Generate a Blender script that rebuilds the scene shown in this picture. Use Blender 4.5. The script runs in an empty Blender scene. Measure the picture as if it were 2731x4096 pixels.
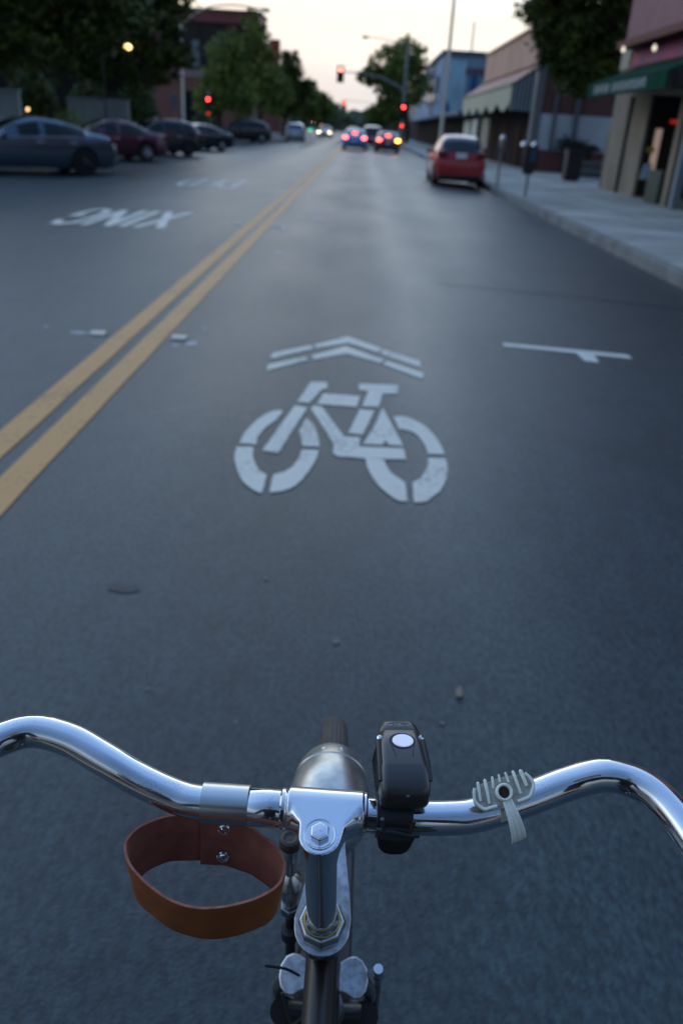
import bpy, bmesh, math, random
from mathutils import Vector, Matrix, noise
random.seed(7)
S = bpy.context.scene
C = S.collection
R = math.radians
PI = math.pi
V = Vector

# ------------------------------------------------------------------ camera
cam_d = bpy.data.cameras.new('camera')
cam = bpy.data.objects.new('camera', cam_d)
C.objects.link(cam)
S.camera = cam
cam_d.sensor_fit = 'VERTICAL'
cam_d.sensor_height = 36.0
cam_d.lens = 28.0
cam_d.clip_start = 0.02
cam_d.clip_end = 3000
PITCH, YAW, ROLL = R(25.797), R(0.17), 0.06
fw = V((math.sin(YAW)*math.cos(PITCH), math.cos(YAW)*math.cos(PITCH), -math.sin(PITCH)))
rt = V((math.cos(YAW), -math.sin(YAW), 0))
up = rt.cross(fw)
rt2 = rt*math.cos(ROLL) + up*math.sin(ROLL)
up2 = up*math.cos(ROLL) - rt*math.sin(ROLL)
m = Matrix((rt2, up2, -fw)).transposed().to_4x4()
m.translation = V((0, 0, 1.42))
cam.matrix_world = m
cam_d.dof.use_dof = True
cam_d.dof.focus_distance = 0.535
cam_d.dof.aperture_fstop = 7.4

S.render.resolution_x, S.render.resolution_y = 682, 1024
S.render.engine = 'CYCLES'
S.cycles.use_denoising = True
S.cycles.max_bounces = 6
S.view_settings.view_transform = 'Standard'
S.view_settings.look = 'None'
S.view_settings.exposure = 0.18
S.view_settings.gamma = 1.0

# ------------------------------------------------------------------ sky and sun
SUN_AZ = R(-14)      # ahead, a little to the left of the street
SUN_EL = R(4)
W = bpy.data.worlds.new('World')
S.world = W
W.use_nodes = True
nt = W.node_tree
nt.nodes.clear()
def N(t, **k):
    n = nt.nodes.new(t)
    for a, b in k.items():
        setattr(n, a, b)
    return n
L = nt.links.new
out = N('ShaderNodeOutputWorld')
sky = N('ShaderNodeTexSky', sky_type='NISHITA')
sky.sun_disc = False
sky.sun_elevation = SUN_EL
sky.sun_rotation = SUN_AZ
sky.dust_density = 2.0
bg1 = N('ShaderNodeBackground')
bg1.inputs['Strength'].default_value = 0.006
L(sky.outputs[0], bg1.inputs[0])
tc = N('ShaderNodeTexCoord')
sep = N('ShaderNodeSeparateXYZ')
L(tc.outputs['Generated'], sep.inputs[0])
# thin evening cloud deck: colour by height above the horizon
ramp = N('ShaderNodeValToRGB')
cl_ = N('ShaderNodeClamp'); cl_.inputs['Min'].default_value = -.11; cl_.inputs['Max'].default_value = .10
L(sep.outputs['X'], cl_.inputs['Value'])
ma1 = N('ShaderNodeMath', operation='MULTIPLY_ADD'); ma1.inputs[1].default_value = .33
L(cl_.outputs[0], ma1.inputs[0]); L(sep.outputs['Z'], ma1.inputs[2])
cn_ = N('ShaderNodeTexNoise'); cn_.inputs['Scale'].default_value = 7; cn_.inputs['Detail'].default_value = 4
cm_ = N('ShaderNodeMapping'); cm_.inputs['Scale'].default_value = (1, 1, 4)
L(tc.outputs['Generated'], cm_.inputs[0]); L(cm_.outputs[0], cn_.inputs['Vector'])
ma2 = N('ShaderNodeMath', operation='MULTIPLY_ADD'); ma2.inputs[1].default_value = .045
ma3 = N('ShaderNodeMath', operation='ADD'); ma3.inputs[1].default_value = -.0225
L(cn_.outputs[0], ma2.inputs[0]); L(ma1.outputs[0], ma2.inputs[2]); L(ma2.outputs[0], ma3.inputs[0]); L(ma3.outputs[0], ramp.inputs[0])
e = ramp.color_ramp.elements
e[0].position = 0.0; e[0].color = (.66, .68, .71, 1)
e[1].position = 1.0; e[1].color = (.24, .42, .80, 1)
for p, c in ((.035, (.66, .69, .72)), (.048, (.72, .73, .75)), (.070, (.92, .87, .80)), (.14, (1.10, 1.02, .90)), (.27, (1.45, 1.76, 2.05)), (.50, (.54, .78, 1.14))):
    q = e.new(p); q.color = (*c, 1)
# brighter towards the set sun, darker behind the rider
dotn = N('ShaderNodeVectorMath', operation='DOT_PRODUCT')
L(tc.outputs['Generated'], dotn.inputs[0])
dotn.inputs[1].default_value = (math.sin(R(-14)), math.cos(R(-14)), .10)
fall = N('ShaderNodeValToRGB')
mr = N('ShaderNodeMapRange')
mr.inputs['From Min'].default_value = -1; mr.inputs['From Max'].default_value = 1
L(dotn.outputs['Value'], mr.inputs['Value'])
L(mr.outputs[0], fall.inputs[0])
fe = fall.color_ramp.elements
fe[0].position = 0; fe[0].color = (.14, .17, .20, 1)
fe[1].position = 1; fe[1].color = (1.0, 1.0, 1.0, 1)
for p, c in ((.25, (.22, .26, .31)), (.42, (.42, .48, .54)), (.58, (.80, .84, .88)), (.75, (.92, .93, .95))):
    q = fe.new(p); q.color = (*c, 1)
nz = N('ShaderNodeTexNoise')
mp = N('ShaderNodeMapping')
mp.inputs['Scale'].default_value = (1.2, 1.2, 9)
L(tc.outputs['Generated'], mp.inputs[0]); L(mp.outputs[0], nz.inputs['Vector'])
nz.inputs['Scale'].default_value = 2.4
nz.inputs['Detail'].default_value = 3
mr2 = N('ShaderNodeMapRange')
mr2.inputs['From Min'].default_value = .3; mr2.inputs['From Max'].default_value = .7
mr2.inputs['To Min'].default_value = .93; mr2.inputs['To Max'].default_value = 1.07
L(nz.outputs[0], mr2.inputs['Value'])
mxx = N('ShaderNodeMix', data_type='RGBA', blend_type='MULTIPLY'); mxx.inputs[0].default_value = 1
L(ramp.outputs[0], mxx.inputs[6]); L(fall.outputs[0], mxx.inputs[7])
bg2 = N('ShaderNodeBackground')
L(mxx.outputs[2], bg2.inputs[0]); L(mr2.outputs[0], bg2.inputs[1])
add = N('ShaderNodeAddShader')
L(bg1.outputs[0], add.inputs[0]); L(bg2.outputs[0], add.inputs[1])
L(add.outputs[0], out.inputs[0])
sl = bpy.data.lights.new('sun', 'SUN')
sl.energy = 0.12; sl.angle = R(12); sl.color = (1, .86, .7)
so = bpy.data.objects.new('sun', sl); C.objects.link(so)
so.rotation_euler = (R(90)-SUN_EL, 0, -SUN_AZ + PI)
so.rotation_euler = V((-math.sin(SUN_AZ)*math.cos(SUN_EL), -math.cos(SUN_AZ)*math.cos(SUN_EL), -math.sin(SUN_EL))).to_track_quat('-Z', 'Y').to_euler()

# ------------------------------------------------------------------ materials
def mat(name, col, rough=.6, metal=0, spec=.5, var=0, vscale=3, col2=None, bump=0, bscale=40, emit=None, estr=0, coat=0):
    M = bpy.data.materials.new(name); M.use_nodes = True
    t = M.node_tree; b = t.nodes['Principled BSDF']
    b.inputs['Base Color'].default_value = (*col, 1)
    b.inputs['Roughness'].default_value = rough
    b.inputs['Metallic'].default_value = metal
    b.inputs['Specular IOR Level'].default_value = spec
    b.inputs['Coat Weight'].default_value = coat
    b.inputs['Coat Roughness'].default_value = .05
    if emit:
        b.inputs['Emission Color'].default_value = (*emit, 1)
        b.inputs['Emission Strength'].default_value = estr
    if var or col2 or bump:
        co = t.nodes.new('ShaderNodeTexCoord')
    if var or col2:
        n = t.nodes.new('ShaderNodeTexNoise'); n.inputs['Scale'].default_value = vscale; n.inputs['Detail'].default_value = 4
        t.links.new(co.outputs['Object'], n.inputs['Vector'])
        r = t.nodes.new('ShaderNodeValToRGB')
        c2 = col2 or tuple(c*(1-var) for c in col)
        c1 = col if col2 else tuple(min(1, c*(1+var)) for c in col)
        r.color_ramp.elements[0].position = .35; r.color_ramp.elements[0].color = (*c2, 1)
        r.color_ramp.elements[1].position = .65; r.color_ramp.elements[1].color = (*c1, 1)
        t.links.new(n.outputs[0], r.inputs[0]); t.links.new(r.outputs[0], b.inputs['Base Color'])
    if bump:
        n2 = t.nodes.new('ShaderNodeTexNoise'); n2.inputs['Scale'].default_value = bscale; n2.inputs['Detail'].default_value = 3
        t.links.new(co.outputs['Object'], n2.inputs['Vector'])
        bp = t.nodes.new('ShaderNodeBump'); bp.inputs['Strength'].default_value = bump; bp.inputs['Distance'].default_value = .3/bscale
        t.links.new(n2.outputs[0], bp.inputs['Height']); t.links.new(bp.outputs[0], b.inputs['Normal'])
    return M

def asphalt():
    M = mat('asphalt', (.085, .093, .105), .46, spec=.50)
    t = M.node_tree; b = t.nodes['Principled BSDF']; Lk = t.links.new
    def n(ty, **k):
        x = t.nodes.new(ty)
        for a, c in k.items(): setattr(x, a, c)
        return x
    co = n('ShaderNodeTexCoord')
    def noise_(scale, det=3, sc=(1, 1, 1)):
        mp = n('ShaderNodeMapping'); mp.inputs['Scale'].default_value = sc
        Lk(co.outputs['Object'], mp.inputs[0])
        x = n('ShaderNodeTexNoise'); x.inputs['Scale'].default_value = scale; x.inputs['Detail'].default_value = det
        Lk(mp.outputs[0], x.inputs['Vector']); return x
    def ramp_(src, p0, c0, p1, c1):
        r = n('ShaderNodeValToRGB'); r.color_ramp.elements[0].position = p0; r.color_ramp.elements[0].color = (*c0, 1)
        r.color_ramp.elements[1].position = p1; r.color_ramp.elements[1].color = (*c1, 1)
        Lk(src, r.inputs[0]); return r
    def mul(a, c):
        x = n('ShaderNodeMix', data_type='RGBA', blend_type='MULTIPLY'); x.inputs[0].default_value = 1
        Lk(a, x.inputs[6]); Lk(c, x.inputs[7]); return x.outputs[2]
    base = ramp_(noise_(.35, 5, (1, .45, 1)).outputs[0], .28, (.018, .031, .037), .74, (.033, .052, .061))
    fine = ramp_(noise_(70, 4, (1, .55, 1)).outputs[0], .36, (.54, .55, .58), .66, (1.56, 1.53, 1.47))
    mid = ramp_(noise_(9, 4, (1, .5, 1)).outputs[0], .3, (.78, .78, .80), .7, (1.20, 1.19, 1.17))
    c = mul(base.outputs[0], fine.outputs[0]); c = mul(c, mid.outputs[0])
    # polished wheel path and the traffic side bands, running along the street
    sx = n('ShaderNodeSeparateXYZ'); Lk(co.outputs['Object'], sx.inputs[0])
    wob = noise_(.25, 2)
    ad = n('ShaderNodeMath', operation='MULTIPLY_ADD'); Lk(wob.outputs[0], ad.inputs[0]); ad.inputs[1].default_value = .5; Lk(sx.outputs[0], ad.inputs[2])
    mr_ = n('ShaderNodeMapRange'); mr_.inputs['From Min'].default_value = -11; mr_.inputs['From Max'].default_value = 5
    Lk(ad.outputs[0], mr_.inputs['Value'])
    rp = n('ShaderNodeValToRGB'); Lk(mr_.outputs[0], rp.inputs[0])
    el = rp.color_ramp.elements
    def at(x): return (x+.25+11)/16
    el[0].position = 0; el[0].color = (.95, .95, .95, 1)
    el[1].position = 1; el[1].color = (.80, .80, .80, 1)
    for x, v in ((-8, .95), (-6, 1.15), (-4.6, .95), (-3.2, 1.18), (-1.5, .96), (-.9, 1.08), (-.3, .82), (.15, .92), (.52, 1.28), (.95, 1.02), (1.4, 1.10), (2.2, .98), (3.1, .90)):
        q = el.new(at(x)); q.color = (v, v, v*.99, 1)
    c = mul(c, rp.outputs[0])
    # polished paths are smoother and shine more towards the low sky
    rr0 = n('ShaderNodeMapRange'); rr0.inputs['From Min'].default_value = .8; rr0.inputs['From Max'].default_value = 1.4
    rr0.inputs['To Min'].default_value = .47; rr0.inputs['To Max'].default_value = .34
    Lk(rp.outputs[0], rr0.inputs['Value'])
    rn0 = n('ShaderNodeMath', operation='MULTIPLY_ADD'); Lk(noise_(.9, 5, (1, .4, 1)).outputs[0], rn0.inputs[0]); rn0.inputs[1].default_value = .16; Lk(rr0.outputs[0], rn0.inputs[2])
    rn1 = n('ShaderNodeMath', operation='ADD'); Lk(rn0.outputs[0], rn1.inputs[0]); rn1.inputs[1].default_value = -.08
    Lk(rn1.outputs[0], b.inputs['Roughness'])
    # loose pale chips
    vo = n('ShaderNodeTexVoronoi'); vo.inputs['Scale'].default_value = 9
    Lk(co.outputs['Object'], vo.inputs['Vector'])
    ch = ramp_(vo.outputs['Distance'], .045, (1, 1, 1), .075, (0, 0, 0))
    sel = ramp_(vo.outputs['Color'], .80, (0, 0, 0), .86, (1, 1, 1))
    mk = mul(ch.outputs[0], sel.outputs[0])
    mx = n('ShaderNodeMix', data_type='RGBA'); Lk(mk, mx.inputs[0]); Lk(c, mx.inputs[6]); mx.inputs[7].default_value = (.085, .088, .09, 1)
    # tar patches
    tp = ramp_(noise_(1.1, 6).outputs[0], .70, (0, 0, 0), .78, (.55, .55, .55))
    mx2 = n('ShaderNodeMix', data_type='RGBA'); Lk(tp.outputs[0], mx2.inputs[0]); Lk(mx.outputs[2], mx2.inputs[6]); mx2.inputs[7].default_value = (.045, .055, .07, 1)
    Lk(mx2.outputs[2], b.inputs['Base Color'])
    bp = n('ShaderNodeBump'); bp.inputs['Strength'].default_value = .55; bp.inputs['Distance'].default_value = .004
    Lk(noise_(120, 3).outputs[0], bp.inputs['Height']); Lk(bp.outputs[0], b.inputs['Normal'])
    return M

def worn_paint(name, col, cover, rough=.55):
    """road paint, thin: grain of the asphalt and worn spots show through as the paint's own wear"""
    M = mat(name, col, rough)
    t = M.node_tree; b = t.nodes['Principled BSDF']
    co = t.nodes.new('ShaderNodeTexCoord')
    n1 = t.nodes.new('ShaderNodeTexNoise'); n1.inputs['Scale'].default_value = 38; n1.inputs['Detail'].default_value = 5; n1.inputs['Roughness'].default_value = .7
    n2 = t.nodes.new('ShaderNodeTexNoise'); n2.inputs['Scale'].default_value = 2.2; n2.inputs['Detail'].default_value = 5
    t.links.new(co.outputs['Object'], n1.inputs['Vector']); t.links.new(co.outputs['Object'], n2.inputs['Vector'])
    a = t.nodes.new('ShaderNodeMath'); a.operation = 'MULTIPLY_ADD'
    t.links.new(n2.outputs[0], a.inputs[0]); a.inputs[1].default_value = .55; t.links.new(n1.outputs[0], a.inputs[2])
    r = t.nodes.new('ShaderNodeValToRGB')
    r.color_ramp.elements[0].position = cover; r.color_ramp.elements[0].color = tuple(c*.42+.035 for c in col)+(1,)
    r.color_ramp.elements[1].position = cover+.16; r.color_ramp.elements[1].color = (*col, 1)
    t.links.new(a.outputs[0], r.inputs[0]); t.links.new(r.outputs[0], b.inputs['Base Color'])
    return M

M_ASPH = asphalt()
M_WHITE = worn_paint('white_road_paint', (.74, .71, .61), .57)
M_WHITE2 = worn_paint('faded_white_road_paint', (.74, .72, .65), .52)
M_YEL = worn_paint('yellow_road_paint', (.66, .33, .10), .56)
M_CONC = mat('sidewalk_concrete', (.37, .38, .36), .8, var=.24, vscale=.7, bump=.3, bscale=30)
M_KERB = mat('kerb_concrete', (.20, .21, .21), .85, var=.2, vscale=2)
M_GROUND = mat('dry_ground', (.06, .06, .05), .9, var=.3, vscale=.4)
M_CHROME = mat('polished_chrome', (.80, .81, .83), .075, metal=1, bump=.02, bscale=300)
def pit(M, scale, dark, thr):
    t = M.node_tree; b = t.nodes['Principled BSDF']; co = t.nodes.new('ShaderNodeTexCoord')
    v = t.nodes.new('ShaderNodeTexVoronoi'); v.inputs['Scale'].default_value = scale
    n = t.nodes.new('ShaderNodeTexNoise'); n.inputs['Scale'].default_value = 28; n.inputs['Detail'].default_value = 3
    t.links.new(co.outputs['Object'], v.inputs['Vector']); t.links.new(co.outputs['Object'], n.inputs['Vector'])
    a = t.nodes.new('ShaderNodeMath'); a.operation = 'MULTIPLY_ADD'; t.links.new(n.outputs[0], a.inputs[0]); a.inputs[1].default_value = -.42; t.links.new(v.outputs['Distance'], a.inputs[2])
    r = t.nodes.new('ShaderNodeValToRGB'); r.color_ramp.elements[0].position = thr; r.color_ramp.elements[0].color = (*dark, 1)
    r.color_ramp.elements[1].position = thr+.05; r.color_ramp.elements[1].color = b.inputs['Base Color'].default_value
    m_ = t.nodes.new('ShaderNodeMath'); m_.operation = 'ADD'; t.links.new(a.outputs[0], m_.inputs[0]); m_.inputs[1].default_value = .2
    t.links.new(m_.outputs[0], r.inputs[0]); t.links.new(r.outputs[0], b.inputs['Base Color'])
    # fine wiping scratches in the gloss
    n3 = t.nodes.new('ShaderNodeTexNoise'); n3.inputs['Scale'].default_value = 60; n3.inputs['Detail'].default_value = 6
    t.links.new(co.outputs['Object'], n3.inputs['Vector'])
    mr3 = t.nodes.new('ShaderNodeMapRange'); mr3.inputs['From Min'].default_value = .35; mr3.inputs['From Max'].default_value = .75
    mr3.inputs['To Min'].default_value = .045; mr3.inputs['To Max'].default_value = .16
    t.links.new(n3.outputs[0], mr3.inputs['Value']); t.links.new(mr3.outputs[0], b.inputs['Roughness'])
pit(M_CHROME, 600, (.16, .15, .14), .05)
M_CHROME_OLD = mat('old_chrome', (.62, .63, .63), .22, metal=1, var=.12, vscale=90, bump=.06, bscale=500)
M_ALU = mat('brushed_clamp_metal', (.66, .67, .66), .27, metal=1, bump=.03, bscale=400)
M_LAMPM = mat('aged_lamp_metal', (.56, .56, .54), .34, metal=1, var=.18, vscale=60, bump=.08, bscale=300)
M_STEELD = mat('dull_steel', (.30, .31, .32), .42, metal=1, var=.3, vscale=120)
M_PLATE = mat('worn_zinc_plate', (.55, .57, .58), .38, metal=1, var=.25, vscale=140, bump=.1, bscale=400)
M_BRASS = mat('brass_washer', (.45, .36, .16), .4, metal=1)
M_FRAME = mat('dark_brown_enamel', (.014, .008, .007), .38, coat=.15)
M_GUARD = mat('brown_mudguard_enamel', (.075, .050, .048), .38, coat=.3, var=.2, vscale=20)
M_TYRE = mat('tyre_rubber', (.018, .018, .019), .8)
M_LEATH_IN = mat('suede_side_leather', (.30, .105, .075), .92, var=.16, vscale=70, bump=.35, bscale=900, spec=.2)
M_LEATH_OUT = mat('tan_leather', (.29, .085, .022), .60, var=.14, vscale=45, bump=.12, bscale=500, spec=.35)
M_LEATH_EDGE = mat('cut_leather_edge', (.36, .13, .09), .85, var=.2, vscale=200)
M_PLASTIC = mat('matt_black_plastic', (.034, .029, .025), .33, spec=1.0, bump=.10, bscale=1500)
M_RUBBER = mat('black_rubber', (.012, .012, .013), .55, bump=.1, bscale=300)
M_BUTTON = mat('lit_button', (.55, .60, .80), .35, emit=(.62, .68, 1.0), estr=.42, var=.04, vscale=200)
M_ENGR = mat('engraved_line', (.30, .29, .28), .4)
M_CREAM = mat('aged_cream_plastic', (.95, .93, .79), .5, var=.05, vscale=160, bump=.12, bscale=500)
M_CREAMD = mat('mottled_cream_plastic', (.50, .47, .40), .7, col2=(.32, .29, .24), vscale=220)  # duller mottled tone than the ribs, for plate and saddle
M_BORE = mat('dark_brown_bore', (.05, .018, .01), .8, var=.4, vscale=300)  # dark brown with random tone, for the disc inside the collar
M_GLASS = mat('dark_car_glass', (.006, .016, .020), .06, spec=.45)
M_RIMS = mat('wheel_alloy', (.35, .36, .38), .35, metal=1)
M_RIMD = mat('dark_wheel_alloy', (.05, .055, .06), .4, metal=1)
M_BLACKT = mat('black_trim', (.015, .015, .017), .5)
M_PLATEW = mat('licence_plate_white', (.85, .87, .9), .5)
M_POLE = mat('galvanised_pole', (.22, .24, .25), .55, metal=.4, var=.12)
M_SIGB = mat('signal_black', (.012, .013, .012), .6)
def lamp_mat(n, c, s): return mat(n, c, .4, emit=c, estr=s)
M_RED = lamp_mat('red_signal_lens', (1, .045, .04), 11)
M_REDW = lamp_mat('bright_red_signal_lens', (1, .13, .10), 16)
M_REDF = lamp_mat('distant_red_lens', (1, .06, .05), 8)
M_TAIL = lamp_mat('lit_brake_lamp', (1, .10, .08), 9)
M_AMBER = lamp_mat('lit_amber_indicator', (1, .36, .04), 17)
M_TAILOFF = mat('unlit_tail_lamp', (.16, .012, .012), .25)
M_HEAD = lamp_mat('lit_headlamp', (1, .92, .62), 9)
M_HEADOFF = mat('clear_lamp_glass', (.4, .4, .4), .15)
M_GREEN = lamp_mat('green_signal_lens', (.03, .8, .3), 2.5)
M_WARM = lamp_mat('warm_lamp_globe', (1, .62, .2), 6)
M_WARMF = lamp_mat('distant_warm_lamp', (1, .62, .3), 10)
M_BULB = lamp_mat('string_light_bulb', (1, .85, .65), .9)

# ------------------------------------------------------------------ mesh helpers
def tag(o, label=None, cat=None, group=None, kind=None):
    if label: o['label'] = label
    if cat: o['category'] = cat
    if group: o['group'] = group
    if kind: o['kind'] = kind
    return o
def empty(name, loc, rz=0, label=None, cat=None, group=None):
    o = bpy.data.objects.new(name, None); C.objects.link(o)
    o.location = loc; o.rotation_euler = (0, 0, rz)
    o.empty_display_size = .1
    return tag(o, label, cat, group)

class MB:
    def __init__(s): s.v = []; s.f = []; s.m = []
    def quad(s, a, b, c, d, mi=0):
        i = len(s.v); s.v += [V(a), V(b), V(c), V(d)]; s.f.append((i, i+1, i+2, i+3)); s.m.append(mi)
    def box(s, x0, x1, y0, y1, z0, z1, mi=0, M=None):
        i = len(s.v)
        P = [V((x, y, z)) for z in (z0, z1) for y in (y0, y1) for x in (x0, x1)]
        if M: P = [M @ p for p in P]
        s.v += P
        for f in ((0, 2, 3, 1), (4, 5, 7, 6), (0, 1, 5, 4), (2, 6, 7, 3), (0, 4, 6, 2), (1, 3, 7, 5)):
            s.f.append(tuple(i+k for k in f)); s.m.append(mi)
        return s
    def prism(s, poly, ext, mi=0):
        """poly: list of 3D points, ext: extrusion vector"""
        i = len(s.v); n = len(poly); ext = V(ext)
        s.v += [V(p) for p in poly] + [V(p)+ext for p in poly]
        s.f.append(tuple(range(i+n-1, i-1, -1))); s.m.append(mi)
        s.f.append(tuple(range(i+n, i+2*n))); s.m.append(mi)
        for k in range(n):
            j = (k+1) % n
            s.f.append((i+k, i+j, i+n+j, i+n+k)); s.m.append(mi)
        return s
    def tube(s, pts, rad, seg=12, caps=True, mi=0, closed=False):
        pts = [V(p) for p in pts]; n = len(pts)
        rad = rad if hasattr(rad, '__len__') else [rad]*n
        t0 = (pts[1]-pts[0]).normalized()
        a = V((0, 0, 1)) if abs(t0.z) < .9 else V((1, 0, 0))
        u = t0.cross(a).normalized()
        base = len(s.v)
        for i, p in enumerate(pts):
            if closed: t = (pts[(i+1) % n]-pts[i-1]).normalized()
            else: t = (pts[min(i+1, n-1)]-pts[max(i-1, 0)]).normalized()
            u = (u - t*u.dot(t)).normalized(); w = t.cross(u)
            for k in range(seg):
                an = 2*PI*k/seg
                s.v.append(p + (u*math.cos(an)+w*math.sin(an))*rad[i])
        for i in range(n if closed else n-1):
            for k in range(seg):
                a_, b_ = base+i*seg, base+((i+1) % n)*seg
                s.f.append((a_+k, a_+(k+1) % seg, b_+(k+1) % seg, b_+k)); s.m.append(mi)
        if caps and not closed:
            s.f.append(tuple(base+k for k in range(seg-1, -1, -1))); s.m.append(mi)
            s.f.append(tuple(base+(n-1)*seg+k for k in range(seg))); s.m.append(mi)
        return s
    def lathe(s, prof, o, axis, seg=32, mi=0, caps=True):
        """prof: list of (distance along axis, radius)"""
        o = V(o); t = V(axis).normalized()
        a = V((0, 0, 1)) if abs(t.z) < .9 else V((1, 0, 0))
        u = t.cross(a).normalized(); w = t.cross(u); base = len(s.v); n = len(prof)
        for h, r in prof:
            for k in range(seg):
                an = 2*PI*k/seg
                s.v.append(o + t*h + (u*math.cos(an)+w*math.sin(an))*max(r, 1e-5))
        for i in range(n-1):
            for k in range(seg):
                a_, b_ = base+i*seg, base+(i+1)*seg
                s.f.append((a_+k, a_+(k+1) % seg, b_+(k+1) % seg, b_+k)); s.m.append(mi)
        if caps:
            s.f.append(tuple(base+k for k in range(seg-1, -1, -1))); s.m.append(mi)
            s.f.append(tuple(base+(n-1)*seg+k for k in range(seg))); s.m.append(mi)
        return s
    def mesh(s, name, mats):
        me = bpy.data.meshes.new(name)
        me.from_pydata([tuple(v) for v in s.v], [], s.f)
        for x in (mats if isinstance(mats, (list, tuple)) else [mats]): me.materials.append(x)
        for p, k in zip(me.polygons, s.m): p.material_index = k
        return me
    def build(s, name, mats, parent=None, smooth=False, bevel=0, fix=True, subs=0):
        me = s.mesh(name, mats)
        if fix:
            bm = bmesh.new(); bm.from_mesh(me)
            bmesh.ops.remove_doubles(bm, verts=bm.verts, dist=1e-6)
            bmesh.ops.recalc_face_normals(bm, faces=bm.faces)
            bm.to_mesh(me); bm.free()
        o = bpy.data.objects.new(name, me); C.objects.link(o)
        if parent:
            o.parent = parent
        if smooth:
            for p in me.polygons: p.use_smooth = True
            me.set_sharp_from_angle(angle=R(smooth if smooth is not True else 40))
        if bevel:
            b = o.modifiers.new('bevel', 'BEVEL'); b.width = bevel; b.segments = 3; b.limit_method = 'ANGLE'; b.angle_limit = R(35)
            for p in me.polygons: p.use_smooth = True
            me.set_sharp_from_angle(angle=R(60))
            b.harden_normals = False
        if subs:
            q = o.modifiers.new('subs', 'SUBSURF'); q.levels = subs; q.render_levels = subs
        return o

def rel(parent, *objs):
    """objects were written in world coordinates: keep them there under an Empty that sits elsewhere"""
    inv = Matrix.Translation(-parent.location)
    for o in objs: o.data.transform(inv)

def crom(pts, n=8, closed=False):
    pts = [V(p) for p in pts]; o = []
    N_ = len(pts)
    for i in range(N_ if closed else N_-1):
        if closed: p0, p1, p2, p3 = pts[i-1], pts[i], pts[(i+1) % N_], pts[(i+2) % N_]
        else: p0, p1, p2, p3 = pts[max(i-1, 0)], pts[i], pts[i+1], pts[min(i+2, N_-1)]
        for k in range(n):
            t = k/n
            o.append(.5*((2*p1)+(p2-p0)*t+(2*p0-5*p1+4*p2-p3)*t*t+(3*p1-p0-3*p2+p3)*t**3))
    if not closed: o.append(pts[-1])
    return o

# ------------------------------------------------------------------ ground and road
KX, LX = 4.13, -11.8
def zr(x): return -0.006*min(abs(x+1.5), 6.2)**2
b = MB(); b.quad((-900, -300, -.5), (900, -300, -.5), (900, 1500, -.5), (-900, 1500, -.5))
tag(b.build('ground', M_GROUND), kind='structure')
b = MB()
xs = [LX + (KX-LX)*i/64 for i in range(65)]
ys = [-25, 0, 5, 10, 20, 40, 80, 160, 320, 520]
for i in range(64):
    for j in range(len(ys)-1):
        b.quad((xs[i], ys[j], zr(xs[i])), (xs[i+1], ys[j], zr(xs[i+1])), (xs[i+1], ys[j+1], zr(xs[i+1])), (xs[i], ys[j+1], zr(xs[i])))
tag(b.build('road', M_ASPH, smooth=True), kind='structure')
b = MB()
b.box(KX+.15, 30, -25, 520, -.45, 0)
o = tag(b.build('pavement', M_CONC), kind='structure')
b = MB(); b.box(KX, KX+.148, -25, 520, -.45, -.003)
tag(b.build('kerb', M_KERB, bevel=.02), kind='structure')
b = MB(); b.box(-60, LX-.15, -25, 520, -.45, -.02)
tag(b.build('pavement', M_CONC), kind='structure')
b = MB(); b.box(LX-.148, LX, -25, 520, -.45, -.023)
tag(b.build('kerb', M_KERB, bevel=.02), kind='structure')
# paving joints on the near footway are narrow dark strips of their own
b = MB()
for k in range(60):
    y = 4+k*1.5; b.box(KX+.16, 8.1, y, y+.015, .001, .004)
b.box(5.9, 5.915, 2, 94, .0012, .0045)
tag(b.build('pavement_joints', mat('joint_dirt', (.08, .085, .085), .9)), kind='structure')

def ragged(P, step=.028, amp=.0032):
    out_ = []
    for (ax, ay), (bx, by) in zip(P, P[1:]+P[:1]):
        d = math.hypot(bx-ax, by-ay); k = max(1, int(d/step))
        for i in range(k):
            x, y = ax+(bx-ax)*i/k, ay+(by-ay)*i/k
            out_.append((x+amp*noise.noise(V((x*31, y*31, 0))), y+2*amp*noise.noise(V((x*31, y*31, 5)))))
    return out_
def flat(polys, name, M, dz=.004):
    """painted shapes lying on the cambered road"""
    b = MB()
    for P in (ragged(list(q)) for q in polys):
        i = len(b.v)
        b.v += [V((x, y, zr(x)+dz)) for x, y in P]; b.f.append(tuple(range(i, i+len(P)))); b.m.append(0)
    me = b.mesh(name, M); bm = bmesh.new(); bm.from_mesh(me)
    bmesh.ops.triangulate(bm, faces=bm.faces, ngon_method='EAR_CLIP')
    for f in bm.faces:
        if f.normal.z < 0: f.normal_flip()
    bm.to_mesh(me); bm.free()
    o = bpy.data.objects.new(name, me); C.objects.link(o); return o

def stripe(x0, x1, y0, y1, name, M, wob=.004):
    P = []; ys_ = []; y = y0
    while y < y1: ys_.append(y); y += .25 if y < 12 else 4
    ys_.append(y1)
    b = MB()
    for a, c in zip(ys_[:-1], ys_[1:]):
        def w(y, k): return noise.noise(V((y*1.7, k, 0)))*wob
        b.quad((x0+w(a, 1), a, zr(x0)+.004), (x1+w(a, 7), a, zr(x1)+.004), (x1+w(c, 7), c, zr(x1)+.004), (x0+w(c, 1), c, zr(x0)+.004))
    return b.build(name, M)
tag(stripe(-1.666, -1.525, -3, 330, 'yellow_line', M_YEL), kind='structure')
tag(stripe(-1.445, -1.300, -3, 330, 'yellow_line', M_YEL), kind='structure')

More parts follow.
